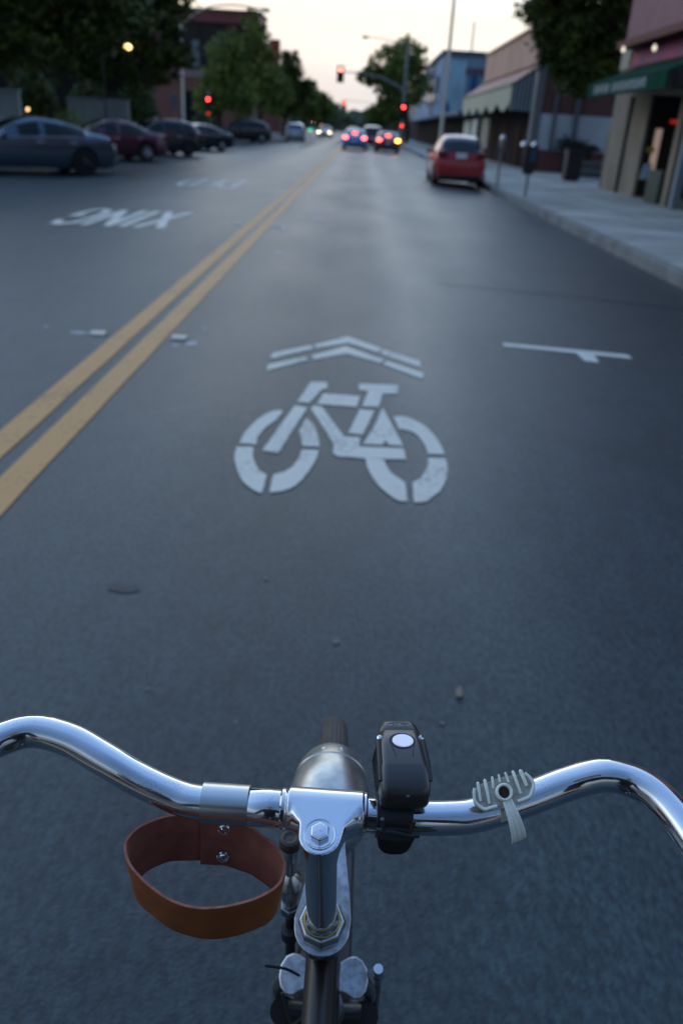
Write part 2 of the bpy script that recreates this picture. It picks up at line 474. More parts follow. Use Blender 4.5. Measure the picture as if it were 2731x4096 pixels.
SH = {
'A1': [(-0.53, 5.30), (-0.512, 5.395), (-0.276, 5.668), (-0.244, 5.586), (-0.508, 5.238)],
'A2': [(-0.249, 5.685), (-0.014, 6.023), (0.239, 5.726), (0.204, 5.607), (-0.005, 5.819), (-0.234, 5.593)],
'A3': [(0.249, 5.707), (0.493, 5.471), (0.492, 5.296), (0.219, 5.582)],
'B1': [(-0.519, 5.084), (-0.293, 5.348), (-0.268, 5.268), (-0.514, 4.942)],
'B2': [(-0.252, 5.385), (-0.026, 5.718), (0.245, 5.418), (0.219, 5.33), (-0.016, 5.51), (-0.238, 5.28)],
'B3': [(0.262, 5.395), (0.499, 5.169), (0.488, 5.018), (0.235, 5.300)],
'C1': [(-0.223, 4.764), (-0.126, 4.789), (-0.116, 4.664), (-0.151, 4.618), (-0.208, 4.349), (-0.277, 4.354)],
'C2': [(-0.285, 4.289), (-0.212, 4.271), (-0.31, 3.556), (-0.388, 3.577)],
'C3': [(-0.134, 4.553), (0.082, 4.548), (0.063, 4.345), (-0.162, 4.346)],
'C4': [(0.076, 4.803), (0.319, 4.843), (0.311, 4.658), (0.219, 4.634), (0.188, 4.376), (0.095, 4.366), (0.132, 4.666), (0.074, 4.676)],
'C5': [(0.082, 4.309), (0.164, 4.302), (0.097, 3.894), (0.022, 3.905)],
'C6': [(-0.194, 4.257), (-0.176, 4.315), (-0.132, 4.298), (0.001, 3.851), (0.085, 3.851), (0.076, 3.726), (0.305, 3.744), (0.307, 3.597), (0.11, 3.572), (-0.022, 3.57), (-0.047, 3.599), (-0.049, 3.731)],
'C7': [(0.208, 4.34), (0.216, 4.342), (0.212, 3.842), (0.195, 3.769), (0.1, 3.763), (0.156, 4.023)],
'C8': [(0.216, 4.342), (0.303, 3.777), (0.231, 3.777), (0.212, 3.842)],
'W1': [(-0.354, 4.194), (-0.395, 4.165), (-0.428, 4.113), (-0.457, 4.03), (-0.48, 3.931), (-0.495, 3.85), (-0.505, 3.767), (-0.508, 3.649), (-0.426, 3.644), (-0.431, 3.749), (-0.413, 3.864), (-0.392, 3.95), (-0.363, 4.028), (-0.343, 4.17)],
'W2': [(-0.514, 3.6), (-0.511, 3.51), (-0.5, 3.424), (-0.459, 3.27), (-0.43, 3.195), (-0.402, 3.146), (-0.353, 3.091), (-0.334, 3.091), (-0.336, 3.289), (-0.374, 3.329), (-0.405, 3.414), (-0.427, 3.514), (-0.433, 3.612)],
'W3': [(-0.303, 3.097), (-0.254, 3.118), (-0.224, 3.15), (-0.196, 3.199), (-0.171, 3.275), (-0.152, 3.362), (-0.134, 3.45), (-0.123, 3.534), (-0.118, 3.634), (-0.202, 3.626), (-0.205, 3.518), (-0.226, 3.411), (-0.261, 3.332), (-0.299, 3.302), (-0.307, 3.28)],
'W4': [(-0.231, 3.891), (-0.208, 4.087), (-0.181, 4.043), (-0.16, 3.98), (-0.146, 3.909), (-0.13, 3.82), (-0.122, 3.737), (-0.118, 3.68), (-0.201, 3.673), (-0.211, 3.762), (-0.228, 3.864)],
'V1': [(0.268, 4.223), (0.30, 4.243), (0.329, 4.24), (0.362, 4.22), (0.393, 4.185), (0.424, 4.135), (0.451, 4.068), (0.472, 3.99), (0.487, 3.915), (0.498, 3.82), (0.505, 3.705), (0.421, 3.697), (0.419, 3.77), (0.41, 3.842), (0.386, 3.948), (0.367, 3.99), (0.342, 4.019), (0.29, 4.03)],
'V2': [(0.504, 3.655), (0.505, 3.58), (0.502, 3.51), (0.487, 3.41), (0.465, 3.324), (0.437, 3.24), (0.405, 3.181), (0.38, 3.14), (0.354, 3.117), (0.317, 3.11), (0.323, 3.322), (0.365, 3.382), (0.397, 3.488), (0.412, 3.56), (0.419, 3.642)],
'V3': [(0.11, 3.572), (0.115, 3.50), (0.123, 3.433), (0.139, 3.35), (0.16, 3.282), (0.184, 3.22), (0.211, 3.169), (0.232, 3.136), (0.255, 3.114), (0.291, 3.116), (0.289, 3.316), (0.246, 3.385), (0.228, 3.42), (0.216, 3.47), (0.205, 3.52), (0.2, 3.575)],
}
tag(flat([P for k, P in SH.items() if k[0] in 'AB'], 'chevron_marking', M_WHITE), kind='structure')
tag(flat([P for k, P in SH.items() if k[0] not in 'AB'], 'bicycle_marking', M_WHITE), kind='structure')
tag(flat([[(1.196, 6.235), (2.195, 6.245), (2.195, 6.125), (1.196, 6.135)], [(1.755, 6.125), (1.895, 6.125), (1.875, 5.90), (1.765, 5.90)]], 'parking_marking', M_WHITE2), kind='structure')

# words for oncoming riders, seen upside down: XING near, PED beyond
def word(s, x_right, y_near, w, h, gap, name, M, st=.10):
    """letters as strokes in a unit cell, turned half round on the road"""
    G = {'X': [[(0, 0), (1, 1)], [(0, 1), (1, 0)]], 'I': [[(.5, 0), (.5, 1)]], 'N': [[(0, 0), (0, 1)], [(0, 1), (1, 0)], [(1, 0), (1, 1)]],
         'G': [[(1, .78), (.85, .95), (.5, 1), (.15, .93), (0, .7), (0, .3), (.15, .07), (.5, 0), (.85, .06), (1, .25), (1, .48)], [(1, .48), (.55, .48)]],
         'P': [[(0, 0), (0, 1)], [(0, 1), (.7, 1), (1, .88), (1, .64), (.7, .5), (0, .5)]], 'E': [[(1, 0), (0, 0), (0, 1), (1, 1)], [(0, .5), (.8, .5)]],
         'D': [[(0, 0), (0, 1), (.6, 1), (1, .8), (1, .2), (.6, 0), (0, 0)]]}
    P = []; x = x_right
    for ch in s:
        ww = w*.25 if ch == 'I' else w
        for pl in G[ch]:
            for (ax, ay), (bx, by) in zip(pl[:-1], pl[1:]):
                A = V((x-ax*ww, y_near+h-ay*h)); B = V((x-bx*ww, y_near+h-by*h))
                d = (B-A).normalized(); n = V((-d.y, d.x))
                n = V((n.x*st*.5, n.y*st*1.05)); dd = V((d.x*st*.3, d.y*st*.6))
                P.append([tuple(A-dd+n), tuple(B+dd+n), tuple(B+dd-n), tuple(A-dd-n)])
        x -= ww+gap
    # later strokes lie 1 mm higher so that no two faces share a plane
    b = MB()
    for k, q in enumerate(P):
        b.quad(*[(a, c, zr(a)+.004+.0008*k) for a, c in q])
    o = b.build(name, M, fix=False)
    return tag(o, kind='structure')
word('XING', -2.76, 11.85, .345, 2.1, .155, 'xing_marking', M_WHITE, .125)
word('PED', -2.98, 20.2, .36, 2.4, .14, 'ped_marking', M_WHITE2, .11)

# dark tar joint across the lane and worn kerbside patch
b = MB()
pts = [(.9+i*.2, 8.8+.08*noise.noise(V((i*.4, 3, 0)))-.004*i) for i in range(17)]
for (xa, ya), (xb, yb) in zip(pts[:-1], pts[1:]):
    b.quad((xa, ya-.05, zr(xa)+.003), (xb, yb-.05, zr(xb)+.003), (xb, yb+.05, zr(xb)+.003), (xa, ya+.05, zr(xa)+.003))
tag(b.build('tar_joint', mat('tar', (.021, .034, .041), .42)), kind='structure')

# raised pavement markers beside the yellow lines
M_SCP = mat('marker_pad', (.35, .33, .30), .8)
def marker(x, y, label, grp='reflective markers beside the yellow lines'):
    t = empty('pavement_marker', (x, y, zr(x)+.001), 0, label, 'road marker', grp)
    b = MB(); b.prism([(-.05, -.045, .001), (.05, -.045, .001), (.05, .045, .001), (-.05, .045, .001)], (0, 0, .004)); b.build('pad', M_SCP, t)
    b = MB(); b.prism([(-.052, -.04, .006), (-.052, .04, .006), (-.052, .018, .021), (-.052, -.018, .021)], (.104, 0, 0)); b.build('lens', mat('marker_cream', (.95, .80, .62), .35), t, bevel=.002)
marker(-1.775, 5.60, 'pale marker left of the double yellow line, near the chevrons')
marker(-1.205, 5.61, 'bright cream marker right of the double yellow line, near the chevrons')
marker(-1.79, 12.69, 'faint marker left of the yellow line beside the word on the road')
marker(-1.20, 12.77, 'faint marker right of the yellow line beyond the first pair')
def scuff(x, y, rx, ry, name, M):
    P = []
    for k in range(14):
        a = 2*PI*k/14; r = .7+.5*noise.noise(V((x*3+math.cos(a), y*3+math.sin(a), 1)))
        P.append((x+rx*r*math.cos(a), y+ry*r*math.sin(a)))
    return tag(flat([P], name, M, .0025), kind='structure')
M_SC = worn_paint('worn_white_dots', (.42, .42, .41), .55)
for x, y, a, c in ((-1.92, 5.62, .09, .06), (-1.10, 5.50, .06, .09), (-1.09, 5.95, .035, .05), (-1.2, 5.42, .04, .04), (-1.93, 12.7, .1, .1), (-1.1, 12.55, .07, .2), (-2.2, 5.75, .03, .03), (-.92, 10.1, .07, .14), (-.65, 14.2, .1, .3)):
    scuff(x, y, a, c, 'paint_spot', M_SC)
for x, y, a, c in ((.013, 2.04, .016, .022), (-.243, 2.39, .012, .02), (.31, 1.7, .008, .01), (-.5, 1.75, .008, .012), (.6, 2.6, .010, .02)):
    scuff(x, y, a, c, 'paint_spot', mat('pale_chip', (.15, .155, .155), .7))
scuff(-.70, 2.26, .075, .035, 'tar_spot', mat('tar_spot', (.016, .025, .031), .5, var=.6, vscale=45))
# fallen leaf
b = MB(); cx, cy = .372, 1.83
b.prism([(cx-.012, cy-.018, .006), (cx+.004, cy-.022, .011), (cx+.012, cy, .009), (cx+.004, cy+.024, .012), (cx-.009, cy+.014, .007)], (0, 0, .0015))
o = b.build('fallen_leaf', mat('dry_leaf', (.22, .17, .13), .8)); o.location.z = zr(.39)
tag(o, 'small dry brown leaf lying on the bare asphalt', 'leaf')

# ------------------------------------------------------------------ cars
def car(name, label, cat, loc, heading, paint, spec, group, rim=None, lit=None, scale=1, plate=True):
    """spec: length, half width, wheelbase ends, list of (x, belt, top) with x from the nose (0) backwards"""
    Ln, hw, xf, xr, prof, cab, wr = spec['L'], spec['hw'], spec['xf'], spec['xr'], spec['prof'], spec['cab'], spec.get('wr', .33)
    t = empty(name, loc, heading, label, cat, group)
    t.scale = (scale,)*3
    def interp(x, k):
        for a, c in zip(prof[:-1], prof[1:]):
            if a[0] <= x <= c[0]:
                u = (x-a[0])/max(1e-6, c[0]-a[0]); return a[k]+(c[k]-a[k])*u
        return prof[-1][k]
    st = sorted({round(p[0], 3) for p in prof} | {round(w+d, 3) for w in (xf, xr) for d in (-.42, -.36, -.25, -.1, .1, .25, .36, .42)} | {round(x, 3) for x in cab['pillars'] for x in (x,)} | {round(x+.09, 3) for x in cab['pillars']})
    st = [x for x in st if 0 <= x <= Ln]
    rows = []
    for x in st:
        belt, top = interp(x, 1), interp(x, 2)
        # plan taper towards nose and tail
        e = min(x, Ln-x)
        w = hw*(1-.16*max(0, 1-e/.55)**2)
        zl = .20 + .10*max(0, 1-e/.35)
        arch = 0
        for wx in (xf, xr):
            d = abs(x-wx)
            if d <= .361: arch = max(arch, wr+math.sqrt(max(0, .385**2-d*d)))
        z0 = max(zl, arch); z1 = max(zl+.16, arch+.025); z2 = max((zl+belt)/2+.06, arch+.05)
        cabin = top-belt > .12
        wt = w*(spec.get('tumble', .76) if cabin else .90)
        if top-belt < .12: wt = w*(.93-.17*max(0, (top-belt))/.12)
        rows.append([(w*.93, z0), (w*.995, z1), (w, min(z2, belt-.02)), (w*.965, belt), (wt, top-.02 if not cabin else top-.055), (wt*.80, top), (wt*.4, top+.018), (0, top+.024)])
    b = MB(); n = 8
    for sgn in (1, -1):
        for r_, x in zip(rows, st):
            b.v += [V((-x+Ln/2, sgn*y, z)) for y, z in r_]
    ns = len(st)
    for si in (0, 1):
        o_ = si*ns*n
        for i in range(ns-1):
            xm = (st[i]+st[i+1])/2
            for k in range(n-1):
                mi = 0
                ca = interp(st[i], 2)-interp(st[i], 1); cb = interp(st[i+1], 2)-interp(st[i+1], 1)
                if k == 3 and cab['s0'] <= xm <= cab['s1'] and min(ca, cb) > .10 and not any(p <= xm <= p+.09 for p in cab['pillars']): mi = 1
                if k >= 5 and cab['w0'] <= xm <= cab['w1']: mi = 2
                if k >= 5 and cab['r0'] <= xm <= cab['r1']: mi = 3
                if k == 4 and (cab['w0'] <= xm <= cab['w1'] or cab['r0'] <= xm <= cab['r1']): mi = 2 if xm < Ln/2 else 3
                q = (o_+i*n+k, o_+i*n+k+1, o_+(i+1)*n+k+1, o_+(i+1)*n+k)
                b.f.append(q if si else q[::-1]); b.m.append(mi)
        # closed ends
    for i in (0, ns-1):
        A = [i*n+k for k in range(n)]; B = [ns*n+i*n+k for k in range(n)]
        for k in range(n-1):
            b.f.append((A[k], A[k+1], B[k+1], B[k])); b.m.append(0)
    me = b.mesh('tmp', [M_BLACKT]*4)
    bm = bmesh.new(); bm.from_mesh(me); bmesh.ops.remove_doubles(bm, verts=bm.verts, dist=1e-5); bmesh.ops.recalc_face_normals(bm, faces=bm.faces); bm.to_mesh(me); bm.free()
    tmp = bpy.data.objects.new('tmp', me); C.objects.link(tmp)
    q = tmp.modifiers.new('s', 'SUBSURF'); q.levels = q.render_levels = 2
    dg = bpy.context.evaluated_depsgraph_get()
    ev = tmp.evaluated_get(dg).to_mesh()
    vs = [v.co.copy() for v in ev.vertices]; by = {0: [], 1: [], 2: [], 3: []}
    for p in ev.polygons: by[p.material_index].append(tuple(p.vertices))
    bpy.data.objects.remove(tmp)
    for mi, nm, M in ((0, 'body', paint), (1, 'side_window', M_GLASS), (2, 'windscreen', M_GLASS), (3, 'rear_window', M_GLASS)):
        if not by[mi]: continue
        par = {}
        def root_(i):
            while par.setdefault(i, i) != i: i = par[i]
            return i
        for f in by[mi]:
            for i in f[1:]: par[root_(i)] = root_(f[0])
        groups_ = {}
        for f in by[mi]: groups_.setdefault(root_(f[0]) if mi == 1 else 0, []).append(f)
        for gf in groups_.values():
            b2 = MB(); mp_ = {}
            for f in gf:
                for i in f:
                    if i not in mp_: mp_[i] = len(b2.v); b2.v.append(vs[i])
                b2.f.append(tuple(mp_[i] for i in f)); b2.m.append(0)
            b2.build(nm, M, t, smooth=True, fix=False)
    b = MB(); b.box(-Ln/2+.35, Ln/2-.35, -hw*.86, hw*.86, .19, .42); b.build('underbody', M_BLACKT, t)
    for wx in (xf, xr):
        for sgn in (1, -1):
            cx = Ln/2-wx
            w = MB(); w.lathe([(-.10, wr*.6), (-.10, wr*.92), (-.075, wr), (.075, wr), (.10, wr*.92), (.10, wr*.62)], (cx, sgn*(hw-.12), wr), (0, 1, 0), 28)
            wo = w.build('wheel', M_TYRE, t, smooth=True)
            w = MB(); oy = sgn*(hw-.015)
            w.lathe([(0, wr*.64), (.012, wr*.64), (.012, wr*.56), (-.03, wr*.52), (-.03, 0)], (cx, oy-sgn*.01, wr), (0, sgn, 0), 24, caps=False)
            for k in range(5):
                a = 2*PI*k/5
                w.tube([(cx, oy, wr), (cx+math.cos(a)*wr*.56, oy, wr+math.sin(a)*wr*.56)], [.045, .03], 6)
            w.build('rim', rim or M_RIMS, wo, smooth=True)
    # lamps, plate, mirrors, bumper strips
    tl = interp(Ln, 1)
    for sgn in (1, -1):
        b = MB(); ly = sgn*(hw-.23)
        zt = spec.get('tail', .82)
        b.box(-Ln/2-.015, -Ln/2+.25, ly-.16, ly+.14, zt-.07, zt+.07)
        tm = M_TAILOFF
        if lit == 'brake': tm = M_TAIL
        if lit == 'turn': tm = M_TAIL if sgn > 0 else M_AMBER
        if lit == 'left': tm = M_TAIL if sgn > 0 else M_TAILOFF
        b.build('tail_light', tm, t, bevel=.02)
        b = MB(); b.box(Ln/2-.28, Ln/2+.012, ly-.17, ly+.13, .60, .72); b.build('headlight', M_HEAD if lit == 'head' else M_HEADOFF, t, bevel=.02)
        b = MB(); mx_ = Ln/2-cab['s0']-.12
        b.box(mx_-.06, mx_+.06, sgn*(hw+.02)-.09, sgn*(hw+.02)+.09, spec['beltm']-.02, spec['beltm']+.12); b.build('mirror', paint, t, bevel=.03)
    if lit in ('brake', 'turn'):
        b = MB(); zz = spec.get('third', 1.2); b.box(-Ln/2+spec.get('tx', .35)-.04, -Ln/2+spec.get('tx', .35)+.02, -.17, .17, zz, zz+.07); b.build('brake_lamp', M_TAIL, t, bevel=.01)
    b = MB(); b.box(-Ln/2-.02, -Ln/2+.1, -.16, .16, spec.get('plate', .62), spec.get('plate', .62)+.16); b.build('number_plate', M_PLATEW, t, bevel=.005)
    for e0 in (-Ln/2-.012, Ln/2-.3):
        b = MB(); b.box(e0, e0+.312, -hw*.78, hw*.78, .26, .40); b.build('bumper_trim', M_BLACKT, t, bevel=.03)
    for dx in cab['handles']:
        for sgn in (1, -1):
            b = MB(); b.box(Ln/2-dx-.1, Ln/2-dx+.1, sgn*(hw-.005)-.02, sgn*(hw-.005)+.02, spec['beltm']-.13, spec['beltm']-.09); b.build('door_handle', M_CHROME_OLD, t, bevel=.01)
    if spec.get('trim'):
        for sgn in (1, -1):
            P = []
            for x in [cab['s0']+(cab['s1']-cab['s0'])*i/12 for i in range(13)]:
                w = hw*.78; P.append((Ln/2-x, sgn*w*1.0, interp(x, 2)-.045))
            for x in [cab['s1']-(cab['s1']-cab['s0'])*i/12 for i in range(13)]:
                P.append((Ln/2-x, sgn*hw*.972, interp(x, 1)+.005))
            b = MB(); b.tube(P, .014, 6, closed=True); b.build('window_trim', M_CHROME_OLD, t, smooth=True)
    return t

SEDAN = dict(L=4.75, hw=.92, xf=.92, xr=3.78, beltm=.93, tail=.86, third=1.14, tx=.75,
    prof=[(0, .50, .52), (.12, .66, .69), (.5, .76, .80), (1.3, .88, .93), (1.55, .90, .97), (2.2, .92, 1.36), (2.6, .93, 1.42), (3.2, .94, 1.40), (3.6, .95, 1.28), (4.15, .97, 1.03), (4.5, .97, 1.02), (4.66, .90, .94), (4.75, .60, .62)],
    cab=dict(s0=1.6, s1=4.0, w0=1.5, w1=2.2, r0=3.5, r1=4.12, pillars=[2.62], handles=[2.55, 3.5]))
FASTB = dict(L=4.95, hw=.97, xf=.95, xr=3.90, beltm=.94, wr=.35, tail=.92, trim=True,
    prof=[(0, .50, .52), (.12, .66, .69), (.5, .76, .80), (1.25, .90, .95), (1.5, .92, .99), (2.2, .94, 1.36), (2.7, .95, 1.44), (3.3, .97, 1.40), (3.8, .99, 1.27), (4.3, 1.01, 1.11), (4.65, 1.00, 1.05), (4.86, .88, .92), (4.95, .58, .60)],
    cab=dict(s0=1.65, s1=4.0, w0=1.5, w1=2.2, r0=3.4, r1=4.28, pillars=[2.72], handles=[2.7, 3.6]))
HATCH = dict(tumble=.70, L=3.85, hw=.84, xf=.75, xr=3.25, beltm=.95, tail=.98, plate=.86, wr=.30,
    prof=[(0, .52, .54), (.12, .72, .75), (.5, .84, .88), (.95, .92, .98), (1.05, .93, 1.02), (1.6, .96, 1.44), (2.0, .97, 1.52), (2.8, .99, 1.50), (3.15, 1.00, 1.44), (3.38, 1.0, 1.34), (3.70, .98, 1.03), (3.81, .86, .88), (3.85, .60, .62)],
    cab=dict(s0=1.1, s1=3.3, w0=1.0, w1=1.6, r0=3.20, r1=3.70, pillars=[2.05], handles=[1.95]))
SUV = dict(L=4.55, hw=.93, xf=.9, xr=3.6, beltm=1.02, wr=.36, tail=1.0, third=1.5, tx=.5,
    prof=[(0, .58, .60), (.12, .82, .85), (.5, .94, .98), (1.15, 1.02, 1.08), (1.3, 1.03, 1.12), (1.9, 1.05, 1.55), (2.4, 1.06, 1.66), (3.3, 1.08, 1.64), (3.85, 1.10, 1.56), (4.1, 1.10, 1.46), (4.4, 1.08, 1.12), (4.50, .96, .98), (4.55, .62, .64)],
    cab=dict(s0=1.35, s1=3.95, w0=1.2, w1=1.9, r0=4.0, r1=4.38, pillars=[2.3, 3.25], handles=[2.2, 3.1]))
def paint(n, c, metal=.3, rough=.28): return mat(n, c, rough, metal=metal, coat=.8)
HD = R(90+180)          # local +x is forward; rz 90 deg heads away from the camera
GP = 'cars parked nose-in at a slant along the far kerb'
ang = lambda a: math.atan2(-math.cos(R(a)), -math.sin(R(a)))   # nose-in heading
def rear_at(x, y, a, Ln, hw, sc=1):
    """centre of a car whose rear axle region sits at x, y"""
    d = V((-math.sin(R(a)), -math.cos(R(a))))
    return V((x, y))+d*(Ln/2)*sc
def parked(name, label, cat, x, y, a, col, spec, rim=None, sc=1, **k):
    c = rear_at(x, y, a, spec['L'], spec['hw'], sc)
    car(name, label, cat, (c.x, c.y, -.228), ang(a), col, spec, GP, rim=rim, scale=sc, **k)
parked('parked_car', 'slate blue fastback sedan with bright window trim, nearest in the slanted row', 'car', -7.42, 25.6, 52, paint('slate_blue_paint', (.075, .125, .175), .6, .2), FASTB, M_RIMD)
parked('parked_car', 'dark maroon sedan parked behind the slate blue fastback', 'car', -8.05, 34.9, 50, paint('maroon_paint', (.075, .022, .045)), SEDAN)
parked('parked_car', 'black compact suv parked between the maroon sedan and a small dark sedan', 'car', -7.85, 41.8, 50, paint('near_black_paint', (.016, .022, .032)), SUV, M_RIMD, .92)
parked('parked_car', 'small dark blue sedan parked just beyond the black compact suv', 'car', -7.65, 50.5, 50, paint('dark_blue_paint', (.02, .032, .055)), SEDAN, None, .95)
parked('parked_car', 'large black suv with a pale tail lamp at the far end of the slanted row', 'car', -7.9, 74.5, 60, paint('black_paint', (.012, .014, .02)), SUV, None, 1.05)
car('parked_car', 'silver suv seen from behind beyond the slanted row of cars', 'car', (-6.3, 84, -.16), R(93), paint('silver_paint', (.40, .44, .48), .6), SUV, 'cars parked at the far end of the row', lit=None)
car('oncoming_car', 'oncoming car far off with both yellowish headlamps lit', 'car', (-4.9, 118, -.06), R(-90), paint('grey_oncoming_paint', (.05, .05, .055)), SEDAN, 'cars driving on the street', lit='head')
car('driving_car', 'bright blue small sedan braking beside the yellow lines ahead', 'car', (-.45, 61.2, -.01), R(90), paint('bright_blue_paint', (.04, .34, .75), .1), SEDAN, 'cars driving on the street', lit='brake', scale=.92)
car('driving_car', 'dark grey sedan braking with its right amber indicator lit', 'car', (1.80, 62.0, -.06), R(91), paint('dark_grey_paint', (.055, .06, .085)), SEDAN, 'cars driving on the street', lit='turn', scale=.92)
car('driving_car', 'black car in the gap between the blue and the grey braking cars', 'car', (.95, 77.5, -.04), R(90), paint('black_driving_paint', (.015, .012, .014)), SUV, 'cars driving on the street', lit=None)
car('parked_car', 'red hatchback with a pale reflecting roof parked at the right kerb', 'car', (3.18, 28.9+.2, -.15), R(89), paint('red_paint', (.42, .006, .016), .05), HATCH, 'cars parked at the right kerb', scale=1.0)

# ------------------------------------------------------------------ trees
def leaf_mat(n, a, c):
    M = mat(n, a, .65, col2=c, vscale=.9, spec=.25)
    return M
M_LEAFD = leaf_mat('dark_foliage', (.095, .120, .022), (.040, .062, .016))
M_LEAFM = leaf_mat('mid_foliage', (.25, .31, .07), (.11, .15, .04))
M_LEAFL = leaf_mat('light_foliage', (.16, .26, .05), (.08, .14, .035))
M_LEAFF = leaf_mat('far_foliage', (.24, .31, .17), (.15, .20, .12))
M_LEAFK = mat('dull_dark_leaves', (.022, .032, .026), .7)
M_BARK = mat('bark', (.055, .045, .038), .9, var=.3, vscale=6)
def tree(label, x, y, trunk_h, blobs, n, M, leaf=.16, r=.18, z0=0, group='street trees', base=None):
    """blobs: (dx, dy, z, rx, ry, rz) ellipsoids of foliage"""
    t = empty('tree', (x, y, z0), 0, label, 'tree', group)
    rnd = random.Random(int(x*97+y*13))
    b = MB()
    top = V((rnd.uniform(-.3, .3), rnd.uniform(-.3, .3), trunk_h))
    b.tube(crom([(0, 0, -.1), (rnd.uniform(-.1, .1), 0, trunk_h*.5), top], 4), [r*1.3-.03*i*r for i in range(9)], 9)
    for dx, dy, z, rx, ry, rz in blobs:
        e = V((dx, dy, z)); mid = top.lerp(e, .5)+V((0, 0, .25))
        b.tube(crom([top-V((0, 0, .3)), mid, e], 4), [r*.55*(1-i/11) for i in range(9)], 6)
    b.build('trunk', M_BARK, t, smooth=True)
    vs, fs = [], []
    vol = [q[3]*q[4]*q[5] for q in blobs]; tot = sum(v**.7 for v in vol)
    for q, v_ in zip(blobs, vol):
        cnt = int(n*v_**.7/tot)
        # clumps inside the ellipsoid, leaves round each clump
        k = max(10, cnt//45)
        for _ in range(k):
            d = V((rnd.gauss(0, 1), rnd.gauss(0, 1), rnd.gauss(0, 1))).normalized()*(rnd.random()**.33)*rnd.uniform(.8, 1.06)
            cc = V((q[0]+d.x*q[3], q[1]+d.y*q[4], q[2]+d.z*q[5]))
            cr = min(q[3:6])*rnd.uniform(.16, .34)
            for _ in range(cnt//k):
                p = cc+V((rnd.gauss(0, .5), rnd.gauss(0, .5), rnd.gauss(0, .42)))*cr
                u = V((rnd.gauss(0, 1), rnd.gauss(0, 1), rnd.gauss(0, .7))).normalized()
                w = u.cross(V((rnd.gauss(0, 1), rnd.gauss(0, 1), rnd.gauss(0, 1)))).normalized()
                s_ = leaf*rnd.uniform(.6, 1.3); i = len(vs)
                vs += [p-u*s_, p-w*s_*.45, p+u*s_, p+w*s_*.45]; fs.append((i, i+1, i+2, i+3))
    me = bpy.data.meshes.new('crown'); me.from_pydata([tuple(v) for v in vs], [], fs); me.materials.append(M)
    o = bpy.data.objects.new('crown', me); C.objects.link(o); o.parent = t
    return t
def bush(label, x, y, rx, ry, rz, n, M, z0=-.02, leaf=.07):
    t = empty('shrub', (x, y, z0), 0, label, 'shrub', 'low shrubs along the far footway')
    rnd = random.Random(int(x*31+y*17)); vs, fs = [], []
    for _ in range(n):
        d = V((rnd.gauss(0, 1), rnd.gauss(0, 1), abs(rnd.gauss(0, 1)))).normalized()*rnd.uniform(.6, 1.05)
        p = V((d.x*rx, d.y*ry, d.z*rz)); u = V((rnd.gauss(0, 1), rnd.gauss(0, 1), rnd.gauss(0, 1))).normalized(); w = u.cross(d+V((.01, 0, 0))).normalized()
        s_ = leaf*rnd.uniform(.6, 1.3); i = len(vs); vs += [p-u*s_, p-w*s_*.5, p+u*s_, p+w*s_*.5]; fs.append((i, i+1, i+2, i+3))
    me = bpy.data.meshes.new('foliage'); me.from_pydata([tuple(v) for v in vs], [], fs); me.materials.append(M)
    o = bpy.data.objects.new('foliage', me); C.objects.link(o); o.parent = t
    b = MB()
    for k in range(4): b.tube([(0, 0, -.02), (rx*.5*math.cos(k*1.6), ry*.5*math.sin(k*1.6), rz*.8)], [.02, .008], 5)
    b.build('stem', M_BARK, t)

tree('huge dark evergreen tree hanging over the slate blue fastback', -14.5, 33, 3.0,
     [(0, 0, 5.2, 3.6, 3.2, 2.6), (3.2, .5, 6.4, 2.6, 2.4, 2.4), (-3.5, 0, 5.0, 3, 3, 2.6), (1.0, -1, 7.4, 4, 3, 2.2), (4.6, 1.5, 5.0, 2.0, 1.8, 1.7), (1.8, 0, 3.8, 2.4, 2.0, 1.4), (-1.5, 1, 3.8, 2.4, 2.0, 1.3)], 42000, M_LEAFD, .15, .34)
tree('dark round tree behind the maroon sedan beside the hanging yellow lamp', -13.6, 47.5, 2.6,
     [(0, 0, 4.6, 2.9, 2.5, 2.2), (1.8, 0, 6.4, 2.7, 2.3, 2.2), (-2.6, 0, 5.4, 2.8, 2.6, 2.5), (.5, 0, 8.0, 3.0, 2.4, 2.0), (3.0, 0, 4.2, 1.8, 1.4, 1.5), (-1.5, 0, 7.4, 2.8, 2.4, 2.0), (3.6, 0, 7.6, 1.6, 1.5, 1.4)], 34000, M_LEAFD, .17, .26)
tree('dark tree at the left edge beyond the low pale wall', -20.5, 41, 2.8,
     [(0, 0, 5.0, 3.6, 3.0, 2.8), (0, 0, 8, 3.6, 3, 2.4), (-3.5, 0, 5.6, 3, 3, 3), (3.0, 1, 6.6, 3, 3, 2.6), (2.5, 1, 4.2, 2.4, 2.4, 1.8)], 26000, M_LEAFD, .18, .3)
tree('drooping olive green tree in front of the brick building', -12.3, 76, 2.4,
     [(.4, 0, 4.3, 1.9, 1.8, 2.0), (-.6, 0, 3.0, 1.8, 1.7, 1.6), (1.8, 0, 3.3, 1.5, 1.5, 1.8), (1.2, 0, 6.0, 1.9, 1.7, 1.9), (3.0, .3, 7.6, 1.1, 1.1, 1.5)], 17000, M_LEAFM, .17, .2)
tree('tall narrow topped tree right of the brick building', -10.6, 92, 2.8,
     [(0, 0, 5.0, 2.2, 2.1, 2.6), (-.6, 0, 8.0, 1.9, 1.8, 2.4), (1.6, 0, 4.2, 1.8, 1.8, 2.0), (-1.0, 0, 10.3, .9, .9, 1.1)], 13000, M_LEAFM, .2, .22)
tree('dark pointed tree below the red brick chimney', -9.2, 104, 2.8,
     [(0, 0, 4.4, 2.4, 2.2, 2.6), (.4, 0, 6.8, 1.7, 1.6, 1.8), (1.7, 0, 5.2, 1.5, 1.5, 1.7)], 12000, M_LEAFD, .2, .22)
